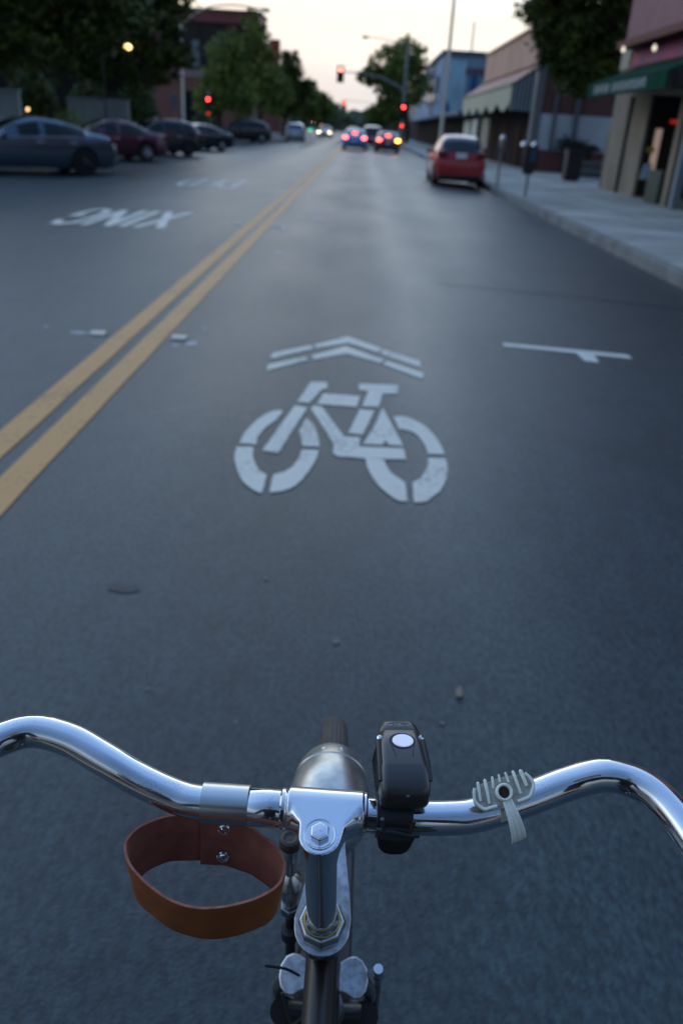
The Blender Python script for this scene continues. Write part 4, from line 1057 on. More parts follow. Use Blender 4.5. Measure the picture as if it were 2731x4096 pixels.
part(t, 'rail', M_STEELD, lambda b: (b.box(8.35, 14, 35.6, 35.66, .30, .36), b.box(8.35, 14, 35.6, 35.66, .62, .68)))
part(t, 'rail_panel', mat('grey_blue_panel', (.09, .11, .13), .7), lambda b: b.box(8.6, 14, 36.0, 36.06, .05, .58))
for k, (x, rz, hz) in enumerate(((9.35, .55, .42), (9.9, .5, .30), (10.4, .45, .22))):
    t = empty('potted_plant', (x, 40.3, 0), 0, ('bushiest', 'middle', 'smallest')[k]+' dark plant against the pale side wall behind the bin', 'plant', 'dark plants against the pale wall')
    part(t, 'planter', M_BLACKT, lambda b: b.box(x-.14, x+.14, 40.15, 40.4, 0, .98), bevel=.02)
    vs, fs = [], []; rnd = random.Random(k)
    for _ in range(500):
        p = V((rnd.gauss(0, .22), rnd.gauss(0, .12), 1.0+abs(rnd.gauss(0, hz*.55)))); u = V((rnd.gauss(0, 1), rnd.gauss(0, 1), rnd.gauss(0, 1))).normalized(); w = u.cross(V((.3, 1, 0))).normalized(); i = len(vs)
        vs += [p-u*.07, p-w*.03, p+u*.07, p+w*.03]; fs.append((i, i+1, i+2, i+3))
    me = bpy.data.meshes.new('leaves'); me.from_pydata([tuple(v) for v in vs], [], fs); me.materials.append(M_LEAFK)
    o = bpy.data.objects.new('leaves', me); C.objects.link(o); o.parent = t

# ------------------------------------------------------------------ the bicycle
BX = V((0, .62, 0))
bike = empty('bicycle', BX, 0, 'old dark brown roadster bicycle with chrome handlebar seen from the saddle', 'bicycle')
def bp(name, M, fn, parent=None, **k):
    b = MB(); fn(b); o = b.build(name, M, parent or bike, **k); rel(bike, o); return o
HB = crom([(-.262, .07, .997), (-.262, .17, 1.0), (-.260, .26, 1.006), (-.253, .335, 1.015), (-.244, .380, 1.022), (-.232, .4085, 1.0275), (-.218, .4215, 1.030), (-.201, .4275, 1.0305), (-.176, .425, 1.026), (-.150, .4165, 1.018), (-.127, .410, 1.009), (-.103, .4045, 1.002), (-.085, .4015, 1.0), (-.05, .400, 1.0), (.03, .3985, 1.0), (.063, .3985, 1.0), (.085, .3995, 1.0005), (.105, .402, 1.002), (.137, .4095, 1.010), (.166, .4165, 1.020), (.190, .4180, 1.029), (.208, .4140, 1.030), (.2215, .4040, 1.0295), (.2310, .3885, 1.0265), (.2385, .3685, 1.022), (.247, .335, 1.015), (.257, .26, 1.005), (.261, .17, .999), (.262, .07, .997)], 10)
hb = bp('handlebar', M_CHROME, lambda b: b.tube(HB, .0114, 40), smooth=True)
bp('knurled_sleeve', M_CHROME, lambda b: b.lathe([(0, .0118), (.001, .0126), (.0255, .0126), (.0265, .0118)], (-.050, .400, 1.0), (1, -.015, 0), 40), smooth=True)

AX = V((.039, .262, -.964)).normalized()       # steering axis, downwards
TOPC = V((-.0003, .3730, 1.0080))
def remeshed(name, M, fn, vox, smooth_it, parent=None, reduce=False):
    b = MB(); fn(b)
    me = b.mesh('tmp', [M]); tmp = bpy.data.objects.new('tmp', me); C.objects.link(tmp)
    bm = bmesh.new(); bm.from_mesh(me); bmesh.ops.recalc_face_normals(bm, faces=bm.faces); bm.to_mesh(me); bm.free()
    q = tmp.modifiers.new('r', 'REMESH'); q.mode = 'VOXEL'; q.voxel_size = vox; q.use_smooth_shade = True
    q = tmp.modifiers.new('s', 'SMOOTH'); q.iterations = smooth_it; q.factor = .5
    dg = bpy.context.evaluated_depsgraph_get()
    me2 = bpy.data.meshes.new_from_object(tmp.evaluated_get(dg)); me2.name = name
    bpy.data.objects.remove(tmp)
    o = bpy.data.objects.new(name, me2); C.objects.link(o); o.parent = parent or bike
    for p in me2.polygons: p.use_smooth = True
    rel(bike, o); return o
def hull(b, pts):
    bm = bmesh.new()
    for p in pts: bm.verts.new(p)
    r_ = bmesh.ops.convex_hull(bm, input=bm.verts)
    bm.verts.index_update(); i = len(b.v)
    b.v += [v.co.copy() for v in bm.verts]
    for f in bm.faces: b.f.append(tuple(i+v.index for v in f.verts)); b.m.append(0)
    bm.free()
def circ(c, n, r, k=20):
    n = V(n).normalized(); a = V((0, 0, 1)) if abs(n.z) < .9 else V((1, 0, 0)); u = n.cross(a).normalized(); w = n.cross(u)
    return [V(c)+(u*math.cos(2*PI*i/k)+w*math.sin(2*PI*i/k))*r for i in range(k)]
def stemshape(b):
    sx = V((1, -.015, 0)).normalized(); sc_ = V((.0025, .4, 1.0))
    b.lathe([(-.0262, .0146), (.0262, .0146)], sc_, sx, 40)
    b.lathe([(.0006, .0140), (.014, .0138), (.030, .0120), (.040, .0113), (.140, .0112)], TOPC, AX, 40)
    hull(b, circ(sc_-sx*.0165, sx, .0146)+circ(sc_+sx*.0165, sx, .0146)+circ(TOPC+AX*.0006, AX, .0139)+circ(TOPC+AX*.020, AX, .0125))
    hull(b, circ(sc_-sx*.0235, sx, .0145)+circ(sc_+sx*.0235, sx, .0145)+circ(sc_.lerp(TOPC, .52)+V((0, 0, .0066)), AX, .0150)+circ(sc_.lerp(TOPC, .5)-V((0, 0, .004)), AX, .0140))
stem = remeshed('stem', M_CHROME, stemshape, .0008, 12)
def bowl(b):
    b.lathe([(.004, .0108), (.0002, .0108), (-.0004, .0104), (-.0004, .0099), (.0006, .0086), (.0009, .0060)], TOPC, AX, 48, caps=True)
st = bp('bolt_washer', M_CHROME, bowl, stem, smooth=True)
bp('hex_bolt', M_CHROME, lambda b: b.lathe([(.001, .0068), (-.0030, .0068), (-.0042, .0059), (-.0044, 0)], TOPC, AX, 6), stem, bevel=.0007)
for sx_ in (-.0262, .0288):
    bp('clamp_collar', M_CHROME, lambda b: b.lathe([(-.0022, .0125), (-.001, .0136), (.001, .0136), (.0022, .0125)], (sx_+.0, .4, 1.0), (1, -.015, 0), 40), stem, smooth=True)
HS = TOPC-AX*.0108
def P_(d): return HS+AX*d
# headset
bp('locknut', M_CHROME_OLD, lambda b: b.lathe([(.146, .0125), (.1425, .0145), (.1425, .0166), (.146, .0184), (.1535, .0184), (.155, .017)], HS, AX, 8), bevel=.0008)
bp('brass_ring', M_BRASS, lambda b: b.tube(circ(HS+AX*.1416, AX, .0134, 48), .0008, 8, closed=True), smooth=True)
# lamp bracket: a worn plate clamped under the locknut, reaching forward to the lamp
def bracket(b):
    c = P_(.1565); u = V((1, 0, 0)); w = AX.cross(u).normalized()
    if w.y < 0: w = -w
    poly = []
    for k in range(25):
        a = PI*1.0+PI*k/24+0; poly.append(c+(u*math.cos(a)+w*math.sin(a))*.0212)
    for x, y in ((.0222, .006), (.0208, .024), (.0155, .056), (.0125, .085), (-.006, .085), (-.012, .045), (-.018, .020), (-.0215, .006)):
        poly.append(c+u*x+w*y+V((0, 0, .35*max(0, y-.03))))
    b.prism(poly, AX*.0022)
bp('lamp_bracket', M_PLATE, bracket, bevel=.0006)
bp('headset_cup', M_STEELD, lambda b: b.lathe([(.160, .0195), (.168, .0195), (.170, .0185)], HS, AX, 6), bevel=.001)
bp('headset_cup', M_FRAME, lambda b: b.lathe([(.170, .0175), (.176, .0172), (.183, .0158)], HS, AX, 32), smooth=True)
bp('head_tube', M_FRAME, lambda b: b.lathe([(.181, .0142), (.232, .0142), (.2325, .0148), (.2365, .0148), (.237, .0142), (.33, .0142)], HS, AX, 40), smooth=True)
bp('lower_headset_cup', M_STEELD, lambda b: b.lathe([(.33, .0175), (.345, .019), (.352, .0165)], HS, AX, 32), smooth=True)
FC = P_(.358)
hub = V((.011, .702, .359))
bp('fork_crown', M_FRAME, lambda b: b.tube([FC+V((-.034, 0, 0)), FC+V((.034, 0, 0))], .0125, 20), smooth=True)
for sg in (-1, 1):
    bp('fork_blade', M_FRAME, lambda b: b.tube(crom([FC+V((sg*.038, 0, .004)), FC.lerp(hub, .55)+V((sg*.046, -.012, 0)), hub+V((sg*.048, 0, 0))], 8), [.0125-.0003*i for i in range(17)], 16), smooth=True)
# brake: stirrup arms with round polished plates on each side of the head tube
def ear(b, sg):
    c = P_(.283)+V((sg*.0225, .012, -.004)); n = V((sg*.12, -.50, .86)).normalized(); u = V((1, 0, 0)); u = (u-n*u.dot(n)).normalized(); w = n.cross(u)
    prof = [(.000, .0195), (.006, .0205), (.0125, .0175), (.0175, .009), (.0185, -.002), (.0165, -.011), (.011, -.0175), (.004, -.0185), (-.003, -.014), (-.010, -.0125), (-.0135, -.012), (-.0135, .0125), (-.008, .0145)]
    b.prism([c+u*(sg*x)*.96+w*y*.86 for x, y in prof], -n*.006)
for sg in (-1, 1):
    e_ = bp('brake_plate', M_PLATE, lambda b: ear(b, sg), bevel=.0018)
bp('brake_bolt', M_CHROME_OLD, lambda b: b.lathe([(0, .0042), (.002, .0052), (.013, .0052), (.014, .0045)], P_(.264)+V((.0475, .012, .000)), (.05, .25, -1), 16), smooth=True)
bp('brake_rod', M_STEELD, lambda b: b.tube(crom([P_(.27)+V((.044, .012, 0)), P_(.30)+V((.05, .03, -.02)), P_(.36)+V((.052, .04, -.05))], 5), .0035, 8), smooth=True)
bp('brake_cable', M_BLACKT, lambda b: b.tube(crom([P_(.285)+V((-.022, .01, .0)), P_(.268)+V((-.033, .006, .004)), P_(.262)+V((-.050, .004, .006))], 5), .0012, 6), smooth=True)
bp('brake_cable', M_BLACKT, lambda b: b.tube(crom([P_(.292)+V((-.036, -.004, .0)), P_(.310)+V((-.026, -.022, -.004)), P_(.292)+V((-.012, -.02, .004))], 6), .0016, 6), smooth=True)
for sg in (-1, 1):
    bp('brake_arm', M_STEELD, lambda b: b.tube(crom([P_(.285)+V((sg*.034, .020, -.016)), P_(.32)+V((sg*.043, .022, -.02)), P_(.38)+V((sg*.036, .03, -.03))], 5), [.007-.0002*i for i in range(11)], 10), smooth=True)
# adjuster post left of the stem
kb = V((-.0265, .508, .852))
bp('adjuster_post', M_CHROME_OLD, lambda b: b.lathe([(.013, .0060), (.020, .0072), (.034, .0062), (.046, .0055), (.052, .0105), (.060, .0125), (.063, .0105), (.09, .0065)], kb, (.02, .05, -1), 20), smooth=True)
bp('adjuster_knob', mat('brown_knob', (.05, .035, .028), .45), lambda b: b.lathe([(0, 0), (.0012, .0030), (.0008, .0045), (-.0004, .0062), (.0006, .0086), (.004, .0098), (.009, .0098), (.013, .007)], kb, (.02, .05, -1), 24), smooth=True)
bp('adjuster_nut', M_STEELD, lambda b: b.lathe([(.092, .0095), (.102, .0095)], kb, (.02, .05, -1), 6), bevel=.001)
bp('adjuster_nut', M_BLACKT, lambda b: b.lathe([(.128, .0085), (.140, .0085)], kb, (.02, .05, -1), 16), smooth=True)
bp('mudguard_stay', M_FRAME, lambda b: b.tube([kb+V((.002, .003, -.06)), kb+V((.004, .02, -.22))], .005, 8), smooth=True)
# front lamp: torpedo body with a rim, plaque and rivets on top
LC = V((.007, .575, .828)); LAx = V((.01, 1, -.10)).normalized()
lamp = bp('headlamp', M_LAMPM, lambda b: b.lathe([(-.064, 0), (-.063, .008), (-.058, .017), (-.049, .0260), (-.036, .0335), (-.020, .0382), (-.004, .0398), (.010, .0392), (.024, .0372), (.030, .0360)], LC, LAx, 56), smooth=True)
bp('lamp_rim', M_LAMPM, lambda b: b.lathe([(.0290, .0362), (.0300, .0368), (.0400, .0348), (.0490, .0318), (.0550, .0285), (.0570, .0255)], LC, LAx, 56), lamp, smooth=True)
bp('lamp_lens', M_GLASS, lambda b: b.lathe([(.0550, .0275), (.0600, .020), (.062, 0)], LC, LAx, 40), lamp, smooth=True)
def plaque(b):
    for k in range(9):
        pass
    P = []; 
    for s_ in (0, 1):
        row = []
        for k in range(13):
            a = R(-17+34*k/12); r_ = .0356-.0022*s_
            row.append(LC+LAx*(.0375+.008*s_)+V((math.sin(a), 0, math.cos(a)))*r_)
        P.append(row)
    for k in range(12): b.quad(P[0][k], P[0][k+1], P[1][k+1], P[1][k])
bp('lamp_plaque', M_STEELD, plaque, lamp)
for a in (-15, 15):
    bp('lamp_rivet', M_CHROME_OLD, lambda b: b.lathe([(-.001, .0021), (.0008, .0018), (.0014, 0)], LC+LAx*.0415+V((math.sin(R(a)), 0, math.cos(R(a))))*.0350, (math.sin(R(a)), 0, math.cos(R(a))), 12), lamp, smooth=True)
bp('lamp_mount', M_STEELD, lambda b: b.box(-.004, .020, .50, .575, .765, .785), bevel=.002)
bp('lamp_mount', M_STEELD, lambda b: b.tube([(.016, .482, .865), (.012, .50, .82), (.010, .53, .775)], .006, 10), smooth=True)
# wheel, tyre and mudguard
def ring(b, r0, prof, a0=0, a1=360, k=72, hub=None):
    hub = hub or globals()['hub']
    """sweep a cross-section (x, dr) round the hub"""
    rows = []
    n = k if a1-a0 >= 360 else k+1
    for i in range(n):
        a = R(a0+(a1-a0)*i/k); d = V((0, math.cos(a), math.sin(a)))
        rows.append([hub+V((x, 0, 0))+d*(r0+dr) for x, dr in prof])
    base = len(b.v); m_ = len(prof)
    for r_ in rows: b.v += r_
    for i in range(k):
        j = (i+1) % n if n == k else i+1
        for q in range(m_-1):
            b.f.append((base+i*m_+q, base+i*m_+q+1, base+j*m_+q+1, base+j*m_+q)); b.m.append(0)
wheel = bp('front_wheel', M_CHROME_OLD, lambda b: ring(b, .317, [(-.014, .008), (-.013, -.008), (0, -.013), (.013, -.008), (.014, .008), (0, .004), (-.014, .008)]), smooth=True)
M_TREAD = mat('worn_brown_grey_tyre', (.085, .072, .064), .55, col2=(.045, .036, .032), vscale=60)
def tread(b):
    P = []
    for i in range(61):
        a = 2*PI*i/60; r_ = .0188
        if .35 < math.sin(a) and i % 3 == 1: r_ -= .0011
        P.append((r_*1.02*math.cos(a), r_*math.sin(a)))
    ring(b, .340, P, k=120)
bp('tyre', M_TREAD, tread, wheel, smooth=25)
def spokes(b):
    for k in range(32):
        a = 2*PI*k/32+.1; d = V((0, math.cos(a), math.sin(a))); sgx = .03 if k % 2 else -.03
        b.tube([hub+V((sgx, 0, 0))+V((0, math.cos(a+.5), math.sin(a+.5)))*.02, hub+d*.310], .001, 5)
bp('spokes', M_CHROME_OLD, spokes, wheel)
bp('hub', M_CHROME_OLD, lambda b: b.lathe([(-.05, .006), (-.034, .006), (-.033, .022), (-.029, .022), (-.026, .014), (.026, .014), (.029, .022), (.033, .022), (.034, .006), (.05, .006)], hub, (1, 0, 0), 20), wheel, smooth=True)
def guardf(h, a0, a1):
    def f(b):
        prof = [(-.0275, -.014), (-.0270, -.004), (-.0235, .005), (-.0160, .0090), (-.0105, .0098), (-.0090, .0122), (-.0070, .0122), (-.0055, .0104), (0, .0128), (.0055, .0104), (.0070, .0122), (.0090, .0122), (.0105, .0098), (.0160, .0090), (.0235, .005), (.0270, -.004), (.0275, -.014)]
        ring(b, .370, prof, a0, a1, 72, h)
        ring(b, .3688, prof, a0, a1, 72, h)
    return f
bp('mudguard', M_GUARD, guardf(hub, 84, 215), smooth=True, fix=False)
# frame tubes going back under the rider
BBK = V((0, -.07, .29)); STP = V((0, -.235, .80)); rhub = V((0, -.50, .359))
bp('top_tube', M_FRAME, lambda b: b.tube([P_(.200), STP], .0127, 24), smooth=True)
bp('down_tube', M_FRAME, lambda b: b.tube([P_(.305), BBK], .0143, 24), smooth=True)
bp('seat_tube', M_FRAME, lambda b: b.tube([BBK, STP+(STP-BBK)*.04], .0143, 24), smooth=True)
bp('seat_post', M_CHROME_OLD, lambda b: b.tube([STP, STP+(STP-BBK)*.22], .0127, 20), smooth=True)
for sg in (-1, 1):
    bp('chain_stay', M_FRAME, lambda b: b.tube([BBK+V((sg*.02, -.01, 0)), rhub+V((sg*.06, 0, 0))], .009, 14), smooth=True)
    bp('seat_stay', M_FRAME, lambda b: b.tube([STP+V((sg*.012, -.01, -.02)), rhub+V((sg*.06, 0, 0))], .007, 14), smooth=True)
def saddle(b):
    pts_ = []
    for x, y, z in ((0, -.13, 0), (.02, -.12, -.005), (.028, -.22, -.002), (.045, -.28, .004), (.078, -.36, .010), (.085, -.40, .010), (.05, -.425, .012), (.03, -.22, -.03), (.085, -.39, -.035), (.04, -.42, -.03)):
        for sg in (-1, 1): pts_.append(V((sg*x, y-.03, z+.915)))
    hull(b, pts_)
remeshed('saddle', mat('worn_black_leather', (.02, .017, .015), .5), saddle, .004, 8)
rw = bp('rear_wheel', M_CHROME_OLD, lambda b: ring(b, .317, [(-.014, .008), (-.013, -.008), (0, -.013), (.013, -.008), (.014, .008), (0, .004), (-.014, .008)], hub=rhub), smooth=True)
bp('tyre', M_TYRE, lambda b: ring(b, .340, [(.0185*math.cos(a), .0185*math.sin(a)) for a in [2*PI*i/20 for i in range(21)]], hub=rhub), rw, smooth=True)
def rspokes(b):
    for k in range(36):
        a = 2*PI*k/36; b.tube([rhub+V((.03 if k % 2 else -.03, 0, 0))+V((0, math.cos(a+.5), math.sin(a+.5)))*.02, rhub+V((0, math.cos(a), math.sin(a)))*.310], .001, 5)
bp('spokes', M_CHROME_OLD, rspokes, rw)
bp('mudguard', M_GUARD, guardf(rhub, -10, 170), smooth=True, fix=False)
for sg in (-1, 1):
    bp('crank', M_CHROME_OLD, lambda b: b.tube([BBK+V((sg*.06, 0, 0)), BBK+V((sg*.075, sg*.11, -sg*.125))], .008, 12), smooth=True)
    bp('pedal', M_BLACKT, lambda b: b.box(min(sg*.085, sg*.185), max(sg*.085, sg*.185), BBK.y+sg*.11-.04, BBK.y+sg*.11+.04, BBK.z-sg*.125-.012, BBK.z-sg*.125+.012), bevel=.003)
for sg in (-1, 1):
    bp('grip', M_RUBBER, lambda b: b.tube([(sg*.2615, .18, .9995), (sg*.2620, .12, .9980), (sg*.2620, .065, .9965)], [.0155, .0165, .0155], 20), smooth=True)

# ------------------------------------------------------------------ leather cup holder hanging from the bar
cup = empty('cup_holder', (-.064, .401, 1.0), 0, 'reddish brown leather strap loop clipped to the left of the stem by a steel band', 'cup holder')
def cp(name, M, fn, parent=None, **k):
    b = MB(); fn(b); o = b.build(name, M, parent or cup, **k); rel(cup, o); return o
def cband(b):
    dx = V((1, -.015, 0)).normalized(); c0 = V((-.0815, .4013, 1.0))
    k = 44
    prof = []
    rows = []
    for i in range(k+1):
        a = R(-118+ 300*i/k); r_ = .0124
        d = V((0, math.sin(a)*-1, math.cos(a)))
        rows.append((d, r_))
    for s_, rr in ((0, 0), (1, .0010)):
        pass
    base = len(b.v)
    for d, r_ in rows:
        for x, rr in ((0, 0), (0, .0011), (.0315, .0011), (.0315, 0)):
            b.v.append(c0+dx*x+d*(r_+rr))
    for i in range(k):
        for q in range(4):
            b.f.append((base+i*4+q, base+i*4+(q+1) % 4, base+(i+1)*4+(q+1) % 4, base+(i+1)*4+q)); b.m.append(0)
    b.f.append((base, base+1, base+2, base+3)); b.m.append(0)
    j = base+k*4; b.f.append((j+3, j+2, j+1, j)); b.m.append(0)
cp('clamp_band', M_ALU, cband, smooth=30)
# loop path: upper and lower edge of the strap, anticlockwise from the seam
UP = [(-.0815, .4085), (-.104, .405), (-.121, .3955), (-.1285, .3845), (-.1290, .3755), (-.122, .3625), (-.109, .350), (-.093, .3395), (-.078, .3345), (-.064, .3345), (-.047, .3390), (-.031, .3475), (-.0235, .3575), (-.0225, .3705), (-.0285, .3825), (-.041, .3935), (-.053, .4010), (-.066, .4055), (-.0835, .4055)]
LO = [(-.0825, .4015), (-.104, .399), (-.1175, .3915), (-.1235, .3825), (-.1225, .3730), (-.1175, .3635), (-.107, .3555), (-.093, .3465), (-.0785, .3420), (-.0645, .3415), (-.048, .3455), (-.034, .3525), (-.0275, .3610), (-.0265, .3735), (-.034, .3830), (-.0455, .3910), (-.056, .3950), (-.067, .3980), (-.0835, .3980)]
def strap(b):
    ZU, ZL, T = .9825, .945, .0030
    cu = crom([(x, y, ZU) for x, y in UP], 8); cl = crom([(x, y, ZL) for x, y in LO], 8)
    n = len(cu); base = len(b.v); W_ = 6
    for i in range(n):
        tg = (cu[min(i+1, n-1)]-cu[max(i-1, 0)]).normalized(); nrm = V((tg.y, -tg.x, 0)).normalized()   # outward or inward, sorted below
        cen = V((-.076, .370, cu[i].z))
        if nrm.dot(cu[i]-cen) < 0: nrm = -nrm
        ins, outs = [], []
        for k in range(W_+1):
            p = cu[i].lerp(cl[i], k/W_)+V((0, 0, .0007*noise.noise(cu[i]*38+V((0, 0, k*.25)))))+nrm*(.0006*noise.noise(cu[i]*70+V((k*.4, 0, 3))))
            e = .0006 if k in (0, W_) else 0
            ins.append(p-nrm*(T/2-e)); outs.append(p+nrm*(T/2-e))
        b.v += ins+outs[::-1]
    m_ = 2*(W_+1)
    for i in range(n-1):
        for q in range(m_):
            q2 = (q+1) % m_
            mi = 0 if q < W_ else (2 if q == W_ or q == m_-1 else 1)
            b.f.append((base+i*m_+q, base+i*m_+q2, base+(i+1)*m_+q2, base+(i+1)*m_+q)); b.m.append(mi)
    b.f.append(tuple(base+q for q in range(m_))[::-1]); b.m.append(2)
    b.f.append(tuple(base+(n-1)*m_+q for q in range(m_))); b.m.append(2)
b = MB(); strap(b); o = b.build('strap', [M_LEATH_IN, M_LEATH_OUT, M_LEATH_EDGE], cup, smooth=50); rel(cup, o); strap_o = o
for x, y, z in ((-.0670, .4035, .9740), (-.0675, .3985, .9535)):
    n_ = V((.05, -1, .18)).normalized()
    cp('rivet', M_CHROME, lambda b: b.lathe([(-.001, .0046), (.0006, .0045), (.0012, .0036), (.0010, .0028), (.0018, .0022), (.0021, 0)], V((x, y, z))+n_*.0014, n_, 24), strap_o, smooth=True)

# ------------------------------------------------------------------ clip-on bicycle light
lt = empty('bicycle_light', (.052, .40, 1.0), 0, 'small black clip-on bicycle light with a glowing oval button right of the stem', 'bicycle light')
LO_ = V((.0525, .4105, 1.031)); fx = V((-.075, 1, .03)).normalized(); rx = fx.cross(V((0, 0, 1))).normalized(); ux = rx.cross(fx).normalized()
def lp(a, f_, u_): return LO_+rx*a+fx*f_+ux*u_
def ld(name, M, fn, parent=None, **k):
    b = MB(); fn(b); o = b.build(name, M, parent or lt, **k); rel(lt, o); return o
def loftbox(b, st_, seg=6):
    """stations: (f, half width, u top, u bottom, corner radius)"""
    base = len(b.v); rows = 0
    for f_, w, t_, l_, r_ in st_:
        pts = []
        for cx_, cy_, a0 in ((w-r_, t_-r_, 0), (-w+r_, t_-r_, 90), (-w+r_, l_+r_, 180), (w-r_, l_+r_, 270)):
            for k in range(seg+1):
                a = R(a0+90*k/seg); pts.append((cx_+r_*math.cos(a), cy_+r_*math.sin(a)))
        b.v += [lp(x, f_, y) for x, y in pts]; rows += 1
    m_ = 4*(seg+1)
    for i in range(rows-1):
        for q in range(m_):
            b.f.append((base+i*m_+q, base+i*m_+(q+1) % m_, base+(i+1)*m_+(q+1) % m_, base+(i+1)*m_+q)); b.m.append(0)
    b.f.append(tuple(base+q for q in range(m_))[::-1]); b.m.append(0)
    b.f.append(tuple(base+(rows-1)*m_+q for q in range(m_))); b.m.append(0)
lbody = ld('body', M_PLASTIC, lambda b: loftbox(b, [(-.0238, .0128, .0005, -.009, .004), (-.0228, .0152, .0030, -.012, .0055), (-.0205, .0166, .0058, -.013, .006), (-.0150, .0169, .0092, -.013, .0062), (-.0080, .0165, .0122, -.013, .0062), (-.0065, .0163, .0126, -.013, .006), (.010, .0157, .0130, -.0135, .006), (.024, .0150, .0130, -.0135, .006), (.0245, .0148, .0126, -.0135, .006), (.0255, .0148, .0130, -.0135, .006), (.033, .0135, .0118, -.0125, .0055), (.037, .0122, .0095, -.011, .005), (.038, .0100, .007, -.009, .004)]), smooth=45)
ld('body_shell', mat('ribbed_black_plastic', (.012, .012, .013), .5), lambda b: [b.tube([lp(-.0162, -.012+i*.0038, .006), lp(-.0172, -.006+i*.0038, -.013)], .0009, 6) for i in range(8)], lbody)
def ell(b, cf, ca, ra, rf, u0, u1, k=40):
    P = [lp(ca+ra*math.cos(2*PI*i/k), cf+rf*math.sin(2*PI*i/k), u0) for i in range(k)]; b.prism(P, ux*(u1-u0))
ld('button_recess', M_BLACKT, lambda b: ell(b, .0135, .0005, .0090, .0073, .0120, .01325), lbody)
ld('button', M_BUTTON, lambda b: ell(b, .0132, .0009, .0072, .0058, .0125, .0141), lbody, bevel=.0005)
def logo(b):
    k = 40; cf, ca, ra, rf = .0298, 0, .0086, .0027
    def up_(f_): return .0130-.00016*max(0, (f_-.0255))/.001+.00016
    b.tube([lp(ca+ra*math.cos(2*PI*i/k), cf+rf*math.sin(2*PI*i/k), up_(cf+rf*math.sin(2*PI*i/k))) for i in range(k)], .00024, 5, closed=True)
    def strokes(lst):
        for s_ in lst: b.tube([lp(x, cf+y, up_(cf+y)) for x, y in s_], .00018, 5)
    # outlined slanting N and R
    strokes([[(-.0060, -.0014), (-.0048, .0014), (-.0036, .0014), (-.0020, -.0006), (-.0012, .0014), (-.0002, .0014), (-.0014, -.0014), (-.0026, -.0014), (-.0042, .0006), (-.0050, -.0014), (-.0060, -.0014)],
             [(.0006, -.0014), (.0018, .0014), (.0050, .0014), (.0058, .0008), (.0052, .0000), (.0040, -.0001), (.0056, -.0014), (.0042, -.0014), (.0026, -.0002), (.0020, -.0014), (.0006, -.0014)]])
ld('logo', M_ENGR, logo, lbody)
def grooves(b):
    b.tube(crom([lp(-.0075, .0085, .0130), lp(-.0060, .0045, .0131), (lp(-.0052, -.0005, .0131))], 6), .00022, 6)
    b.tube(crom([lp(.0086, .0095, .0130), lp(.0070, .0045, .0131), (lp(.0062, -.0005, .0131))], 6), .00022, 6)
ld('groove', M_BLACKT, grooves, lbody)
for sg in (-1, 1):
    ld('side_channel', mat('channel_plastic', (.028, .027, .025), .3), lambda b: b.tube([lp(sg*.0152, .0165, .0098), lp(sg*.0158, -.003, .0092), lp(sg*.0164, -.0155, .0055)], [.0020, .0021, .0016], 12), lbody, smooth=True)
    ld('screw', M_CHROME, lambda b: b.lathe([(0, .0019), (.0008, .0018), (.0012, .0009), (.0008, .0008), (.0008, 0)], lp(sg*.0142, .0185, .0108), ux+fx*-.5+rx*sg*.4, 16), lbody, smooth=True)
ld('rear_screw', M_STEELD, lambda b: b.lathe([(0, .0015), (.0005, .0013), (.0004, 0)], lp(.001, -.0232, .0010), -fx+ux*.9, 14), lbody, smooth=True)
def mount(b): b.box(-.0125, .0125, -.012, .012, -.010, .010, M=Matrix.Translation(lp(-.003, -.006, -.020))@Matrix((rx, fx, ux)).transposed().to_4x4())
ld('mount', M_RUBBER, mount, bevel=.002)
ld('clamp_strap', M_RUBBER, lambda b: b.lathe([(-.0125, .0118), (-.0125, .0142), (.0115, .0142), (.0115, .0118)], (.0495, .3987, 1.0), (1, 0, 0), 40), smooth=40)
def tongue(b):
    def slab(c, w, h, tx, k=16):
        return [V((c[0]+w*math.copysign(abs(math.cos(a))**.7, math.cos(a)), c[1]+tx*math.sin(a)*.6, c[2]+h*math.sin(a))) for a in [2*PI*i/k for i in range(k)]]
    hull(b, slab((.0500, .3815, 1.0015), .0130, .0035, .004)+slab((.0495, .3860, .998), .0128, .006, .004)+slab((.0495, .3840, .990), .0112, .006, .006))
    hull(b, slab((.0500, .3835, .998), .0122, .005, .007)+slab((.0495, .3850, .9925), .0105, .005, .0065)+slab((.0490, .3845, .9875), .0088, .0045, .005))
tg_ = remeshed('strap_tongue', M_RUBBER, tongue, .0008, 6, lt)
tg_.data.transform(Matrix.Translation(BX-lt.location))
ld('strap_ridge', M_RUBBER, lambda b: b.tube(crom([(.0370, .3830, 1.004), (.0430, .3795, 1.0065), (.0500, .3785, 1.0065), (.0580, .3790, 1.0045), (.0645, .3825, 1.001)], 6), .0016, 8), smooth=True)
for x in (.0415, .0585): ld('strap_hook', M_PLASTIC, lambda b: b.tube([(x-.002*(1 if x < .05 else -1), .3795, 1.0175), (x, .3805, 1.004)], .0014, 8), smooth=True)

